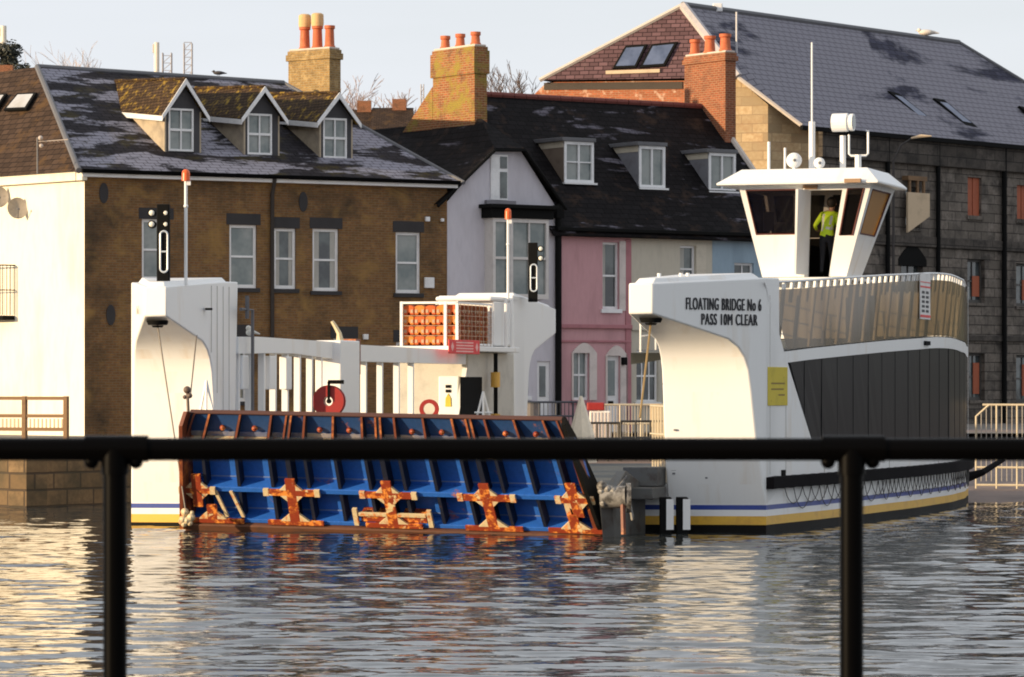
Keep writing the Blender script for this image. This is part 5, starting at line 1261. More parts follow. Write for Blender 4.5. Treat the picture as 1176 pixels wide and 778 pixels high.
rt4 = [fr4[1], bk[1], bk[2], fr4[2]]; Hr = [(.10, .88, .46, .94)]; holed_quad(m, rt4, Hr, .07, rin)
lf4 = [bk[0], fr4[0], fr4[3], bk[3]]; holed_quad(m, lf4, [(.1, .9, .46, .94)], .07, -rin)
bk4 = [bk[1], bk[0], bk[3], bk[2]]; holed_quad(m, bk4, [(.06, .47, .46, .94), (.53, .94, .46, .94)], .07, -fin)
whs = m.build('wheelhouse', WHITE_F, ferry, closed=False)
for h in (Hf[0], Hf[2]): quadpane(fr4, h, .03, fin, 'wheelhouse_window', WGL, whs, SEAL, .025)
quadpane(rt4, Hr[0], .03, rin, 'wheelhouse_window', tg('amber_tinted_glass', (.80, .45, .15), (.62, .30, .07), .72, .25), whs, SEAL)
quadpane(lf4, (.1, .9, .46, .94), .03, -rin, 'wheelhouse_window', WGL, whs); 
for h in ((.06, .47, .46, .94), (.53, .94, .46, .94)): quadpane(bk4, h, .03, -fin, 'wheelhouse_window', tg('dark_rear_glass', (.12, .11, .10), (.02, .02, .02), .8), whs)
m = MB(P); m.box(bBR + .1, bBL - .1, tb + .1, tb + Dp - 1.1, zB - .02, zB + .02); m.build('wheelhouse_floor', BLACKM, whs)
# darker lining, console and door leaf
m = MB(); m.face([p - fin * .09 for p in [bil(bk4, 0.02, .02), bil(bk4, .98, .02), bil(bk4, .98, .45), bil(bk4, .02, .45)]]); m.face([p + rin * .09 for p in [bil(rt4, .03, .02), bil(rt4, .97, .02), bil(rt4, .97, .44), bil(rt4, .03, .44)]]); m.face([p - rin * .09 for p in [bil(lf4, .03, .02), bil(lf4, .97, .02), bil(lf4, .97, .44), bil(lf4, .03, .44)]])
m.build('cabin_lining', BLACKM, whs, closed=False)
m = MB(P); m.box(bBL - .95, bBL - .15, tb + .25, tb + .8, zB + .02, zB + 1.05); m.loft([(bBL - .95, tb + .2, zB + 1.05), (bBL - .15, tb + .2, zB + 1.05), (bBL - .15, tb + .85, zB + 1.05), (bBL - .95, tb + .85, zB + 1.05)], [(bBL - .9, tb + .5, zB + 1.3), (bBL - .2, tb + .5, zB + 1.3), (bBL - .2, tb + .8, zB + 1.3), (bBL - .9, tb + .8, zB + 1.3)])
m.build('control_console', plain('console_grey', (.10, .10, .11), .5), whs, bevel=.02)
m = MB(); q = bil(fr4, .40, .93) + fin * .3; m.tube([q, q - Vector((0, 0, .85))], .03, 6); q = bil(fr4, .12, .6) + fin * .4; m.box(q.x - .05, q.x + .2, q.y - .05, q.y + .05, q.z - .2, q.z + .25); m.build('hanging_handset', LEAD, whs)
dl = [bil(fr4, .525, .02), bil(fr4, .545, .02), bil(fr4, .545, .93), bil(fr4, .525, .93)]
m = MB(); m.loft(dl, [p - fin * .55 - rin * .02 + rin * .18 for p in dl]); d_o = m.build('open_door', WHITE_F, whs)
m = MB(); m.tube([bil(fr4, .50, .0) - fin * .05, bil(fr4, .50, .95) - fin * .05], .025, 6); m.tube([bil(fr4, .475, .0) - fin * .04, bil(fr4, .475, .40) - fin * .04], .02, 5); m.build('door_post', WHITE_F, whs)
m = MB(); q = bil(fr4, .60, .93); m.loft([bil(fr4, .49, .94) - fin * .01, bil(fr4, .60, .94) - fin * .01, bil(fr4, .60, .985) - fin * .01, bil(fr4, .49, .985) - fin * .01], [bil(fr4, .49, .94) - fin * .06, bil(fr4, .60, .94) - fin * .06, bil(fr4, .60, .985) - fin * .06, bil(fr4, .49, .985) - fin * .06]); m.build('door_track', plain('brown_stained_metal', (.30, .18, .10), .6), whs)
# support deckhouse under the wheelhouse
m = MB(P); m.box(bBR + .02, bBL - .02, tb + .02, tb + Dp - 1.02, eT(10) + .03, zB - .03); m.build('deckhouse', WHITE_F, ferry)
m = MB(P); m.box(bBR - .25, bBL + .3, tb - .7, tb + Dp - .6, zB - .10, zB - .031); m.build('wheelhouse_landing', WHITE_F, ferry, bevel=.02)
# roof
oh = .42; zr0, zr1 = zT + .02, sz(193, 1, 9)
lo = [(bTR - .24, tt_ - oh), (bTL + oh, tt_ - oh), (bTL + oh, tt_ + Dp + .1 + .2), (bTR - .24, tt_ + Dp + .1 + .2)]
hi = [(bTR + .12, tt_ + .10), (bTL - .05, tt_ + .10), (bTL - .05, tt_ + Dp - .1), (bTR + .12, tt_ + Dp - .1)]
m = MB(P); m.loft([(a, b, zr0 - .05) for a, b in lo], [(a, b, zr0) for a, b in lo]); m.loft([(a, b, zr0) for a, b in lo], [(a, b, zr1) for a, b in hi]); ro = m.build('wheelhouse_roof', WHITE_F, whs, bevel=.02)
def rp(x, t=10.2): return sb(x, t)
def post(x, y0, y1, r, name='roof_post', mat=WHITE_F, t=10.2):
    b = sb(x, t); m = MB(P); m.tube([(b, t, sz(y0, b, t)), (b, t, sz(y1, b, t))], r, 8); return m.build(name, mat, ro, smooth=True)
post(883, 195, 163, .035); post(901.5, 195, 170, .028); post(985.5, 195, 178, .075); post(968, 195, 156, .07)
post(932.5, 196, 140, .075, 'aerial_base'); post(932.5, 142, 49, .022, 'whip_aerial')
for x, y, r in ((912, 184.5, 9), (941, 187.5, 6.5)):
    b = sb(x, 9.8); c = P(b, 9.8, sz(y, b, 9.8)); m = MB(); m.ball(c, r * 85 / F, 14, 10, sy=.6); m.tube([c, (c[0], c[1], c[2] - .22)], .04, 6); o = m.build('radar_dome', WHITE_F, ro, smooth=True)
    m = MB(); m.ball((c[0], c[1] - r * 85 / F * .6, c[2]), .035, 8, 6); m.build('lens', LEAD, o, smooth=True)
b = sb(968, 10.2); zc = sz(141, b, 10.2); c = Vector(P(b, 10.2, zc)); ax = (eB * .55 - eT_ * .55).normalized(); ax = Vector((1, -.35, .0)).normalized()
m = MB(); m.tube([c - ax * .24, c + ax * .12], .215, 18); m.tube([c + ax * .12, c + ax * .18], .18, 16); m.tube([c + ax * .18, c + ax * .26], .20, 18); sl_ = m.build('searchlight', WHITE_F, ro)
m = MB(); m.tube([c + ax * .262, c + ax * .268], .16, 16); m.build('searchlight_lens', GLASS, sl_)
m = MB(); zz0, zz1 = sz(179, b, 10.2), sz(150, b, 10.2); xx0, xx1 = at(975, c.y), at(997, c.y); m.tube([(xx0, c.y, zz1 - .1), (xx0, c.y, zz0 + .04), (xx0 + .05, c.y, zz0), (xx1 - .05, c.y, zz0), (xx1, c.y, zz0 + .05), (xx1, c.y, zz1), (xx1 - .05, c.y, zz1 + .0)], .03, 6); m.build('searchlight_yoke', WHITE_F, sl_, smooth=True)
m = MB(P); b_ = bTR + .15; m.box(b_, b_ + .38, tt_ - .52, tt_ - .40, zr0 - .04, zr0 + .05); m.build('roof_gutter_box', plain('brown_stained_metal', (.3, .2, .12), .6), ro)
# white notice on the screen
m = MB(); ta, tb_ = st(1056, -.8), st(1067.5, -.8)
def ssheet(mb, z0, z1, o0, o1, ta=ta, tb=tb_): sheet(mb, ta, tb, z0, z1, o0, o1)
ssheet(m, sz(368, -.8, 14), sz(316, -.8, 14), .0, .02); no = m.build('screen_notice', plain('notice_white', (.72, .70, .68), .5), ferry)
m = MB(); zA_, zB_ = sz(366, -.8, 14), sz(318, -.8, 14); Hh = zB_ - zA_
for f0, f1 in ((.0, .06), (.70, .74), (.82, .84)): ssheet(m, zA_ + Hh * f0, zA_ + Hh * f1, .021, .026)
m.build('notice_red_band', SG, no)
m = MB()
for k in range(5):
    for q in (0, 1):
        d_ = (tb_ - ta); sheet(m, ta + d_ * (.15 + .4 * q), ta + d_ * (.42 + .4 * q), zA_ + Hh * (.12 + k * .11), zA_ + Hh * (.18 + k * .11), .021, .026)
m.build('notice_print', LET, no)
m = MB(); zq = sz(395, -.8, 14); sheet(m, 12.6, 13.2, dT(13) + .08, dT(13) + .18, .002, .05); m.build('fairlead', BLACKM, ferry)
# fender posts on the near starboard hull face
for x in (764, 783):
    Yf = 75.0; X = at(x, Yf); m = MB(); m.box(X - .12, X + .12, Yf - .28, Yf + .1, -.3, zt(571, Yf)); fo = m.build('fender_post', BLACKM, ferry, bevel=.02)
    m = MB(); m.box(X + .01, X + .16, Yf - .30, Yf - .285, zt(608, Yf), zt(573, Yf)); m.build('fender_face', WHITE_F, fo)
# ramp machinery between the ramp and the starboard tower
GREY = plain('machinery_grey', (.11, .11, .105), .6, dirt=(.05, .03, .02), dscale=3)
m = MB(P); m.loft([(2.75, -2.6, -.1), (2.75, -.1, -.1), (2.75, -.1, .95), (2.75, -1.6, 1.30), (2.75, -2.9, .8)], [(2.55, -2.4, -.1), (2.55, -.1, -.1), (2.55, -.1, .95), (2.55, -1.6, 1.30), (2.55, -2.7, .8)]); m.build('ramp_side_guard', GREY, ferry, bevel=.02)
Ym = 73.6; m = MB(); random.seed(12)
X = at(705, Ym); Z = zt(572, Ym)
m.tube([(X - .25, Ym, Z), (X + .25, Ym - .1, Z + .03)], .22, 12); m.tube([(X + .25, Ym, Z), (X + .34, Ym, Z)], .30, 12); m.tube([(X, Ym, Z + .1), (X + .28, Ym + .3, Z + .42)], .035, 6); m.tube([(X + .3, Ym, Z), (X + .38, Ym, Z - .45)], .04, 6)
for k in range(12): m.ball((X - .3 + .6 * random.random(), Ym - .15, Z - .1 + .35 * random.random()), .06 + .05 * random.random(), 8, 6)
m.build('ramp_winch', plain('greasy_grey_metal', (.26, .245, .225), .5, dirt=(.04, .035, .03), dscale=5, dlo=.42, dhi=.6, uv=False), ferry, smooth=True)
chain((at(715, 73.4), 73.4, zt(575, 73.4)), (at(716, 73.4), 73.4, zt(614, 73.4)), 0, 'hanging_chain', RUST, r=.05)
m = MB(P); m.box(2.15, 2.9, -.6, .05, .95, 1.35); m.box(2.1, 2.6, -1.2, -.1, .7, .94); m.build('winch_bed', GREY, ferry, bevel=.02)
# starboard side rails seen above the machinery
for (t_, zt1) in ((-.3, 2.9),):
    m = MB(P)
    for k in range(7): m.tube([(2.2 + .17 * k, .5 + .4 * k, 1.0), (2.2 + .17 * k, .5 + .4 * k, 2.6)], .022, 5)
    for zq in (1.5, 2.0, 2.6): m.tube([(2.2, .5, zq), (3.3, 3.0, zq)], .022, 5)
    m.build('gangway_rail', plain('cream_rail', (.55, .47, .34), .6), ferry)
m = MB(); X = at(655, 74.2); m.tube([(at(652, 74.4), 74.4, zt(548, 74.4)), (at(668, 74.4), 74.4, zt(530, 74.4))], .04, 6); m.build('bracing_bar', WHITE_F, ferry)

# dark mooring arm reaching from the strake to the slipway
m = MB(); Ya = 97.2; m.tube([(at(1108, Ya), Ya, zt(549, Ya)), (at(1128, Ya), Ya, zt(543, Ya)), (at(1152, Ya + 1), Ya + 1, zt(528, Ya + 1))], [.14, .09, .07], 8); m.build('mooring_arm', plain('black_rubber_strake', (.012, .011, .012), .8, spec=.2), ferry, smooth=True)
# small fittings and weep stains on the near starboard tower face
leg_at = lambda x, y, t: (sb(x, t), sz(y, sb(x, t), t))
for x, y, t_, s in ((767, 441, -.36, .045), (763, 441, -.36, .025), (774.5, 539, -.09, .05), (774.5, 544, -.09, .03), (776, 494, -.28, .03), (812, 549, -.07, .025)):
    b_, z_ = leg_at(x, y, t_); m = MB(P); m.box(b_ - s, b_ + s, t_ - .06, t_ + .05, z_ - s * .6, z_ + s * .6); m.build('cleat', LEAD, tw_s)
for x, y in ((757, 317.5), (782, 316), (790, 316)):
    b_ = sb(x, -1.6); m = MB(P); z_ = 5.22; m.tube([(b_, -1.6, z_ - .05), (b_, -1.6, z_ + .10)], .04, 8); m.build('roof_light', WHITE_F, tw_s, smooth=True)
for x0, x1, y in ((236, 244, 355), (225, 231, 380)):
    m = MB(); k = Vector(QP(LEGW + .01, st(240, ib) * 0 - .9, 0)); X0 = at(x0, k.y); m.box(X0, at(x1, k.y), k.y - .12, k.y, zt(y + 1.5, k.y), zt(y - 1, k.y)); m.build('door_hook', BLACKM, tw_p)

# weld seams on the plating
SEAM = plain('weld_seam', (.50, .47, .44), .6)
for t_ in (-.55, -.22, .12, .46):
    m = MB(); zl_ = {-.55: 3.75, -.22: 2.9, .12: 1.2, .46: 1.2}[t_]; m.tube([QP(LEGW + .004, t_, zl_), QP(LEGW + .004, t_, 5.16)], .010, 4); m.build('weld_seam', SEAM, tw_p)
for t_ in (.25, 1.3):
    m = MB(); m.tube([stbd(t_, 1.2, .002), stbd(t_, 3.4 if t_ > 1 else 4.9, .002)], .009, 4); m.build('weld_seam', SEAM, ferry)
for t_ in (3.9, 9.2, 14.4):
    m = MB(); m.tube([stbd(t_, .60, .003), stbd(t_, 1.44, .003)], .010, 4); m.build('weld_seam', SEAM, ferry)
m = MB(); m.tube([P(LEGW - .02, -.155, 1.55), P(.1, -.155, 1.55)], .009, 4); m.build('weld_seam', SEAM, tw_s)
# ================================================================== person in the wheelhouse doorway
def person():
    t = tb + .22; b = sb(949.5, t); base = Vector(P(b, t, zB + .03)); L = eB; U = Vector((0, 0, 1)); Fw = eT_   # L: to the left of the picture, Fw: away from the camera
    J = {}
    def j(n, l, f, u, r): J[n] = (base + L * l + Fw * f + U * u, r)
    j('pel', 0, 0, .93, .155); j('wst', .0, .03, 1.06, .145); j('chs', -.02, .07, 1.27, .175); j('shc', -.04, .10, 1.43, .14); j('nck', -.07, .14, 1.52, .058); j('jaw', -.08, .17, 1.60, .078); j('hed', -.08, .17, 1.70, .098); j('crn', -.08, .16, 1.78, .06)
    for s, n in ((1, 'l'), (-1, 'r')):
        j('sh' + n, s * .17 - .04, .09, 1.42, .075)
        j('hip' + n, s * .09, .0, .86, .105); j('kn' + n, s * .11, .05, .48, .07); j('an' + n, s * .12, 0, .09, .045); j('he' + n, s * .12, -.03, .05, .045); j('to' + n, s * .13, .17, .035, .035)
    j('ell', .30, .06, 1.17, .05); j('wrl', .30, .28, 1.08, .032); j('hal', .30, .35, 1.07, .03)
    j('elr', -.27, .02, 1.15, .05); j('wrr', -.24, .14, .93, .032); j('har', -.235, .18, .86, .03)
    E = [('pel', 'wst'), ('wst', 'chs'), ('chs', 'shc'), ('shc', 'nck'), ('nck', 'jaw'), ('jaw', 'hed'), ('hed', 'crn')]
    for n in 'lr': E += [('shc', 'sh' + n), ('sh' + n, 'el' + n), ('el' + n, 'wr' + n), ('wr' + n, 'ha' + n), ('pel', 'hip' + n), ('hip' + n, 'kn' + n), ('kn' + n, 'an' + n), ('an' + n, 'he' + n), ('he' + n, 'to' + n)]
    for n, d in (('l', Fw * .8 - U * .2), ('r', -U * .95 + Fw * .2)):
        h = J['ha' + n][0]; sd_ = L
        for k in range(4):
            o = h + sd_ * (k - 1.5) * .020; a = o + d * .045; c = a + d * (.03 + .006 * (1.5 - abs(k - 1.4))) - U * .012 + Fw * .01
            J['f%s%d' % (n, k)] = (a, .0095); J['g%s%d' % (n, k)] = (c, .008); E += [('ha' + n, 'f%s%d' % (n, k)), ('f%s%d' % (n, k), 'g%s%d' % (n, k))]
        J['t' + n] = (h - sd_ * .042 + d * .01, .010); J['u' + n] = (h - sd_ * .052 + d * .045, .009); E += [('ha' + n, 't' + n), ('t' + n, 'u' + n)]
    names = list(J); idx = {n: i for i, n in enumerate(names)}
    me = bpy.data.meshes.new('person'); me.from_pydata([J[n][0] for n in names], [(idx[a], idx[b_]) for a, b_ in E], [])
    o = bpy.data.objects.new('tmp', me); COL.objects.link(o); sk = o.modifiers.new('s', 'SKIN'); ss = o.modifiers.new('u', 'SUBSURF'); ss.levels = 2
    for i, n in enumerate(names): r = J[n][1]; me.skin_vertices[0].data[i].radius = (r, r); me.skin_vertices[0].data[i].use_root = (n == 'pel')
    dg = bpy.context.evaluated_depsgraph_get(); m2 = bpy.data.meshes.new_from_object(o.evaluated_get(dg)); bpy.data.objects.remove(o)
    HV = plain('hi_vis_yellow', (.66, .90, .03), .7, dirt=(.50, .78, .03)); TR = plain('dark_trousers', (.015, .015, .02), .9); SK = plain('skin', (.48, .28, .2), .6); BT = BLACKM; RF = plain('reflective_tape', (.65, .68, .62), .35)
    for q in (SK, HV, TR, BT, RF): m2.materials.append(q)
    wl, wr = J['wrl'][0], J['wrr'][0]
    for p in m2.polygons:
        c = p.center; u = c.z - base.z; l = (c - base).dot(L); p.use_smooth = True
        hand = (c - J['hal'][0]).length < .13 or (c - J['har'][0]).length < .12
        if u > 1.50: mi = 0
        elif hand: mi = 0
        elif u > .93: mi = 4 if (1.06 < u < 1.11 and abs(l) < .22) or (.07 < abs(l + .02) < .11 and u > 1.1 and u < 1.44) else 1
        elif u > .10: mi = 2 if abs(l) < .26 and u < .95 else 1
        else: mi = 3
        p.material_index = mi
    for v in m2.vertices: v.co -= base
    r = bpy.data.objects.new('person', m2); COL.objects.link(r); r.location = base; WORLD[r.name] = base
    tag(r, 'person in yellow hi-vis jacket and dark trousers standing in the wheelhouse doorway', 'person')
    hc = J['hed'][0]; m = MB(); m.ball(hc + U * .012 - Fw * .03, .122, 14, 10, sx=.92, sz=1.1); m.build('hair', plain('dark_hair', (.02, .015, .012), .8), r, smooth=True)
    m = MB()
    for s in (-1, 1): m.ball(hc + L * s * .10 - U * .03, .028, 8, 6, sx=.5)
    m.ball(hc + Fw * .10 - U * .03, .022, 8, 6); m.build('ears_and_nose', SK, r, smooth=True)
    m = MB()
    A = [base + L * l + Fw * f + U * u for l, f, u in ((-.17, -.14, 1.02), (.17, -.14, 1.02), (.18, -.13, 1.40), (-.22, -.12, 1.40))]
person()

# ================================================================== foreground railing
RY = 7.9
fr = thing('foreground_railing', 'black painted tubular riverside railing across the whole foreground', 'railing', (at(132, RY), RY, 1.7))
rz_ = zt(516, RY); rr = 13 * RY / F
m = MB(); m.tube([(at(-1560, RY), RY, rz_), (at(2670, RY), RY, rz_ - .001)], rr, 24); m.build('top_rail', BLACK, fr, smooth=True)
m = MB(); m.tube([(at(-1560, RY), RY, 2.12), (at(2670, RY), RY, 2.12)], rr * .9, 20); m.build('lower_rail', BLACK, fr, smooth=True)
for x in (132 - 846, 132, 978, 978 + 846):
    X = at(x, RY); m = MB(); m.tube([(X, RY, 1.7), (X, RY, rz_ - .01)], 13.6 * RY / F, 24); po = m.build('post', BLACK, fr, smooth=True)
    m = MB(); m.tube([(X, RY, 1.7), (X, RY, 1.715)], .07, 20); m.build('base_plate', BLACK, po, smooth=True)
    m = MB(); m.tube([(at(x - 34, RY), RY, rz_ + .001), (at(x + 38, RY), RY, rz_ + .001)], rr * 1.17, 24); m.tube([(X, RY, rz_), (X, RY, rz_ - .055)], rr * 1.22, 24)
    for dx in (-27, 24): m.tube([(at(x + dx, RY), RY, rz_ - rr), (at(x + dx, RY), RY, rz_ - rr * 1.52)], .0115, 12)
    for dx in (-27, 24): m.ball((at(x + dx, RY), RY, rz_ - rr * 1.1), .016, 12, 8)
    m.build('clamp_fitting', BLACK, po, smooth=True)

# ================================================================== shore fences and street clutter
def fence(name, label, cat, A, B, z0f, h, n, mats, rails=(0, 1), r=.02, chamfer=False, gap=None, parent=None):
    A, B = Vector(A), Vector(B); e = thing(name, label, cat, (A.x, A.y, z0f)); m = MB(); L = (B - A).length
    for f in rails: m.tube([A.lerp(B, (.18 if (chamfer and f == 1) else 0) / L * 1.0) + Vector((0, 0, z0f + h * f)), B + Vector((0, 0, z0f + h * f))], r * 1.4, 6)
    if chamfer: m.tube([A + Vector((0, 0, z0f)), A + Vector((0, 0, z0f + h - .32)), A.lerp(B, .36 / L) + Vector((0, 0, z0f + h))], r * 1.5, 6)
    m.build('rails', mats[0], e, smooth=True)
    m = MB()
    for k in range(1, n):
        q = A.lerp(B, k / n); top = h if not chamfer or k / n * L > .36 else h - .32 + k / n * L * .9
        m.tube([q + Vector((0, 0, z0f + (.12 if not chamfer else .1))), q + Vector((0, 0, z0f + top))], r * .55, 5)
    m.build('bars', mats[1], e)
    m = MB()
    for k in range(0, n + 1, max(1, n // 3)): q = A.lerp(B, k / n); m.tube([q + Vector((0, 0, z0f - .1)), q + Vector((0, 0, z0f + h - (.32 if chamfer and k == 0 else 0)))], r * 1.4, 6)
    m.build('posts', mats[0], e); return e
WR = plain('cream_rail', (.55, .47, .34), .6); YF = 100.0
fence('barrier_fence', 'pale metal barrier fence with chamfered end on the slipway at the right edge', 'fence', (at(1121, YF), YF, 0), (at(1200, YF), YF - .6, 0), zt(557, YF), 92 * YF / F, 14, (plain('cream_rail', (.72, .62, .44), .6), plain('grey_mesh', (.42, .38, .33), .6)), (0, .22, 1), .022, True)
DKR = plain('dark_rail', (.04, .035, .03), .6)
for x0, x1, Yq, y0, y1, lab, n, mt in ((673, 715, 104.5, 512, 486, 'low arched cream railing with a dark top, left of two on the slipway', 10, (DKR, WR)), (713, 764, 104.5, 512, 484, 'low cream railing with a dark top, next to the right ferry tower', 12, (DKR, WR)),
                                       (688, 764, 109, 500, 465, 'tall cream mesh fence in front of the cream house window', 22, (WR, plain('grey_mesh', (.42, .38, .33), .6)))):
    fence('slipway_railing' if n < 20 else 'mesh_fence', lab, 'railing' if n < 20 else 'fence', (at(x0, Yq), Yq, 0), (at(x1, Yq), Yq + .3, 0), zt(y0, Yq) - .35, (y0 - y1) * Yq / F + .35, n, mt, (0, .55, 1), .025)
fence('yard_railing', 'dark grey iron railing in front of the lilac house door', 'railing', (at(600, 111), 110.2, 0), (at(668, 111), 111.6, 0), 1.6, zt(462, 111) - 1.6, 14, (plain('blue_grey_iron', (.05, .055, .07), .6),) * 2, (.1, .55, 1), .025)
# white pointed post shroud, red and white barrier, pale panel, barrel
Yq = 102; X = at(668, Yq); z0 = .9; m = MB(); m.tube([(X, Yq, z0), (X, Yq, zt(500, Yq)), (X - .02, Yq, zt(455, Yq))], [.42, .36, .04], 8); o = m.build('canvas_cone', plain('cream_canvas', (.82, .74, .60), .8), origin=(X, Yq, z0)); tag(o, 'tall pointed cream canvas cone beside the top right corner of the ramp', 'canvas cover')
Yq = 107; e = thing('road_barrier', 'white road barrier with a red top behind the cream railing', 'barrier', (at(688, Yq), Yq, 1.2))
m = MB(); m.box(at(677, Yq), at(701, Yq), Yq - .15, Yq + .15, 1.2, zt(472, Yq)); m.build('panel', WHITE, e, bevel=.03); m = MB(); m.box(at(674, Yq), at(694, Yq), Yq - .2, Yq + .2, zt(471.5, Yq), zt(462.5, Yq)); m.build('top_band', RED, e, bevel=.03)
m = MB()
for k in range(6): x = at(679 + 4 * k, Yq); m.box(x - .02, x + .02, Yq - .165, Yq - .152, 1.25, zt(474, Yq))
m.build('slats', plain('pinkish_slats', (.6, .5, .46), .7), e)
Yq = 105.2; m = MB(); m.box(at(747, Yq), at(758, Yq), Yq, Yq + .06, 1.0, zt(464, Yq)); o = m.build('plywood_panel', plain('pale_ply', (.62, .47, .28), .8), origin=(at(752, Yq), Yq, 1.0), bevel=.01); tag(o, 'upright tan board leaning on the railing beside the right ferry tower', 'board')
Yq = 104.8; X = at(609, Yq); e = thing('oil_drum', 'small rusty grey drum standing by the far port tower, above the ramp', 'drum', (X, Yq, 1.2)); m = MB(); m.tube([(X, Yq, 1.2), (X, Yq, zt(464, Yq)), ], .24, 16)
for zq in (.25, .5, .75): zz_ = lerp(1.2, zt(464, Yq), zq); m.tube([(X, Yq, zz_ - .02), (X, Yq, zz_ + .02)], .255, 16)
m.build('body', plain('rusty_grey_drum', (.20, .18, .17), .7, dirt=(.16, .08, .05)), e); m = MB(); m.tube([(X, Yq, zt(464, Yq) + .001), (X, Yq, zt(462.5, Yq))], .25, 16); m.build('lid', GREY, e)

# ================================================================== beyond the roofs: bare trees, conifer, masts, birds
def tree(x, Y, ytop, wpx, seed, label, mat, group='bare trees on the skyline', dens=1.0, fine=.02):
    rnd = random.Random(seed); X = at(x, Y); zb = hz(X, Y) - .3; top = zt(ytop, Y); Hh = top - zb; W = wpx * Y / F / 2
    e = thing('bare_tree', label, 'tree', (X, Y, zb), group)
    m = MB(); m.tube([(X, Y, zb), (X + .1, Y, zb + Hh * .25), (X, Y, zb + Hh * .45)], [.28, .22, .17], 8); m.build('trunk', plain('bark', (.10, .075, .06), .9), e, smooth=True)
    m = MB()
    def grow(p, d, L, r, lv):
        q = p + d * L; mid = p + d * L * .5 + Vector((rnd.uniform(-1, 1), rnd.uniform(-1, 1), rnd.uniform(-.4, .8))) * L * .07
        m.tube([p, mid, q], [r, r * .8, r * .6], 4 if lv < 3 else 3)
        if lv >= 5: return
        for k in range(rnd.choice((2, 3, 3)) if lv < 4 else 3):
            a = rnd.uniform(0, 2 * math.pi); sp = rnd.uniform(.3, .75)
            nd_ = (d + Vector((math.cos(a), math.sin(a), rnd.uniform(-.1, .45))) * sp).normalized()
            grow(q if k else mid, nd_, L * rnd.uniform(.60, .80), max(r * .58, fine), lv + 1)
    for k in range(6):
        a = 2 * math.pi * k / 6 + rnd.uniform(-.4, .4); s = W / Hh * 1.7
        grow(Vector((X, Y, zb + Hh * rnd.uniform(.28, .45))), Vector((math.cos(a) * s, math.sin(a) * s, 1)).normalized(), Hh * .235, .09, 1)
    m.build('branches', mat, e); return e
BR = plain('twig_brown', (.13, .09, .075), .9); BR2 = plain('twig_pinkish', (.34, .26, .25), .9)
tree(588, 275, 68, 66, 4, 'bare tree on the skyline between the mossy chimney and the warehouse', BR, fine=.025)
tree(403, 285, 96, 38, 7, 'small bare tree just right of the yellow brick chimney', BR2, fine=.03)
tree(452, 290, 110, 46, 9, 'low bare tree on the skyline left of the mossy chimney', BR2, fine=.03)
tree(92, 300, 64, 46, 11, 'faint pale bare tree behind the ridge of the brown house', plain('twig_pale', (.45, .38, .36), .9), fine=.02)
def conifer(x, Y, ytop, wpx):
    rnd = random.Random(5); X = at(x, Y); zb = hz(X, Y) - .3; top = zt(ytop, Y); W = wpx * Y / F / 2
    e = thing('conifer', 'dark evergreen tree on the skyline at the left edge', 'tree', (X, Y, zb)); m = MB(); m.tube([(X, Y, zb), (X, Y, top - .5)], [.3, .05], 7); m.build('trunk', plain('bark', (.1, .075, .06), .9), e)
    m = MB(); Hh = top - zb
    for k in range(4200):
        f = rnd.random() ** .55; cl = rnd.randrange(26); ca = cl * 2.4; lay = (cl % 9) / 9 
        z = zb + Hh * (.35 + .65 * f); rad = W * (1.12 - f) * rnd.random() ** .4 * (.75 + .35 * math.sin(f * 40)); a = ca + rnd.gauss(0, .35)
        c = Vector((X + rad * math.cos(a), Y + rad * math.sin(a), z + rnd.gauss(0, .15))); s = .16
        u = Vector((rnd.gauss(0, 1), rnd.gauss(0, 1), rnd.gauss(0, .6))).normalized() * s; v = u.cross(Vector((rnd.gauss(0, 1), rnd.gauss(0, 1), rnd.gauss(0, 1)))).normalized() * s * .5
        m.face([c - u, c + v, c + u, c - v])
    m.build('crown', plain('dark_evergreen', (.045, .05, .04), .9, dirt=(.09, .085, .06)), e, closed=False)
conifer(10, 255, 52, 210)
def mast(name, label, x, y0, y1, wpx, kind, Y=270):
    X = at(x, Y); zb = hz(X, Y) - .3; e = thing(name, label, 'mast', (X, Y, zb)); w = wpx * Y / F / 2; m = MB()
    if kind == 'drum':
        m.tube([(X, Y, zb), (X, Y, zt(y0, Y))], w * .5, 8); m.tube([(X, Y, zt(y1, Y)), (X, Y, zt(y0, Y))], w, 12)
    else:
        for dx in (-w, w):
            for dy in (-w, w): m.tube([(X + dx, Y + dy, zb), (X + dx, Y + dy, zt(y0, Y))], .04, 4)
        z = zb; k = 0
        while z < zt(y0, Y) - .3:
            m.tube([(X - w, Y - w, z), (X + w, Y - w, z + .55)], .025, 4); m.tube([(X - w, Y - w, z + .55), (X + w, Y - w, z + .55)], .025, 4); z += .55
    m.build('tower', plain('mast_cream', (.75, .68, .58), .6) if kind == 'drum' else plain('mast_grey', (.4, .38, .4), .6), e)
    if kind == 'drum':
        m = MB()
        for dx in (-w * 1.3,): m.box(X + dx - .05, X + dx + .05, Y - .1, Y + .1, zt(y0 + 12, Y), zt(y0 + 2, Y))
        m.build('antenna_panel', plain('mast_cream', (.7, .6, .5), .6), e)
    return e
mast('telecom_mast', 'tall cream cylindrical telecom mast, left of the cluster above the brown roof ridge', 180, 49, 86, 6, 'drum')
mast('telecom_mast', 'short pale telecom mast in the middle of the cluster above the brown roof ridge', 192, 61, 86, 10, 'lat')
mast('telecom_mast', 'thin grey lattice mast, right of the cluster above the brown roof ridge', 216, 50, 86, 9, 'lat')
mast('telecom_mast', 'cream mast at the left edge rising out of the dark conifer', 4, 30, 60, 7, 'drum')
mast('telecom_mast', 'thin grey pole on the skyline just left of the mossy chimney', 485, 97, 120, 3, 'lat')
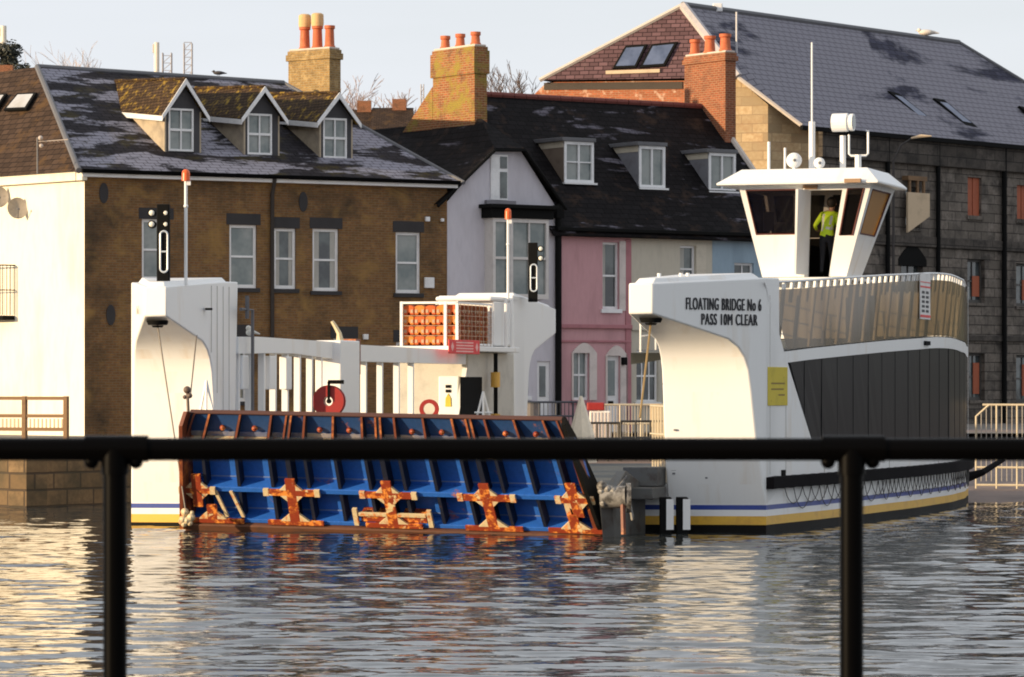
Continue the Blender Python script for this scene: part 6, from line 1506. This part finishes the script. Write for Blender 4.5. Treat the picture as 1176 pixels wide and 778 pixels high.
# distant house roofs between the chimneys
def far_house(x0, x1, yr, label, wm, Y=262):
    X0, X1 = at(x0, Y), at(x1, Y); z0 = hz((X0 + X1) / 2, Y) - .5; zr = zt(yr, Y); ze = zr - 1.8; e = thing('distant_house', label, 'house', ((X0 + X1) / 2, Y, z0)); m = MB(); m.box(X0, X1, Y - 3, Y + 3, z0, ze); 
    wl_ = m.build('wall', wm, e)
    m = MB(); m.loft([(X0 - .3, Y - 3.4, ze), (X0 - .3, Y + 3.4, ze), (X0 - .3, Y, zr)], [(X1 + .3, Y - 3.4, ze), (X1 + .3, Y + 3.4, ze), (X1 + .3, Y, zr)]); m.build('roof', SL_BROWN, e)
    m = MB(); xc = X0 + (X1 - X0) * .7; m.box(xc - .5, xc + .5, Y - .4, Y + .4, zr - .6, zr + .6); m.build('chimney', REDB, e)
far_house(396, 428, 126, 'distant house roof with a small chimney right of the yellow brick chimney', YELB)
far_house(432, 470, 124, 'distant house roof half hidden by the mossy chimney', REDB)
far_house(-20, 18, 86, 'distant pale house under the conifer at the left edge', WHITE, 240)
def bird(x, y, Y, s, mat, lab):
    c = Vector((at(x, Y), Y, zt(y, Y))); m = MB(); m.ball(c, s, 10, 7, sx=1.9, sz=.7); m.ball(c + Vector((-s * 1.7, 0, s * .5)), s * .5, 8, 6); m.tube([c + Vector((s * 1.5, 0, 0)), c + Vector((s * 3, 0, -s * .2))], [s * .5, s * .1], 6)
    for q in (-.3, .3): m.tube([c + Vector((s * q, 0, -s * .5)), c + Vector((s * q, 0, -s * 1.4))], s * .08, 4)
    m.tube([c + Vector((-s * 2.1, 0, s * .5)), c + Vector((-s * 2.6, 0, s * .4))], [s * .14, s * .04], 5)
    o = m.build('seagull', mat, smooth=True, origin=tuple(c)); tag(o, lab, 'gull')
qd = ridge_at(1064); bird(1064, 37.5, qd.y, .17, plain('gull_grey_white', (.65, .58, .5), .8), 'pale gull perched on the warehouse roof ridge')
bird(251, 84, 116.0, .09, plain('dark_bird', (.05, .045, .05), .8), 'small dark bird perched on the brown house ridge')

GR = {'telecom_mast': 'masts on the skyline', 'distant_house': 'distant houses between the chimneys', 'satellite_dish': 'satellite dishes on the white end wall', 'sea_wall': 'sea wall faces of the quay', 'seagull': 'birds', 'slipway_railing': 'railings on the slipway', 'pink_house': 'terraced houses', 'cream_house': 'terraced houses', 'blue_house': 'terraced houses'}
for o in bpy.data.objects:
    if 'label' in o and 'group' not in o and o.name.split('.')[0] in GR: o['group'] = GR[o.name.split('.')[0]]
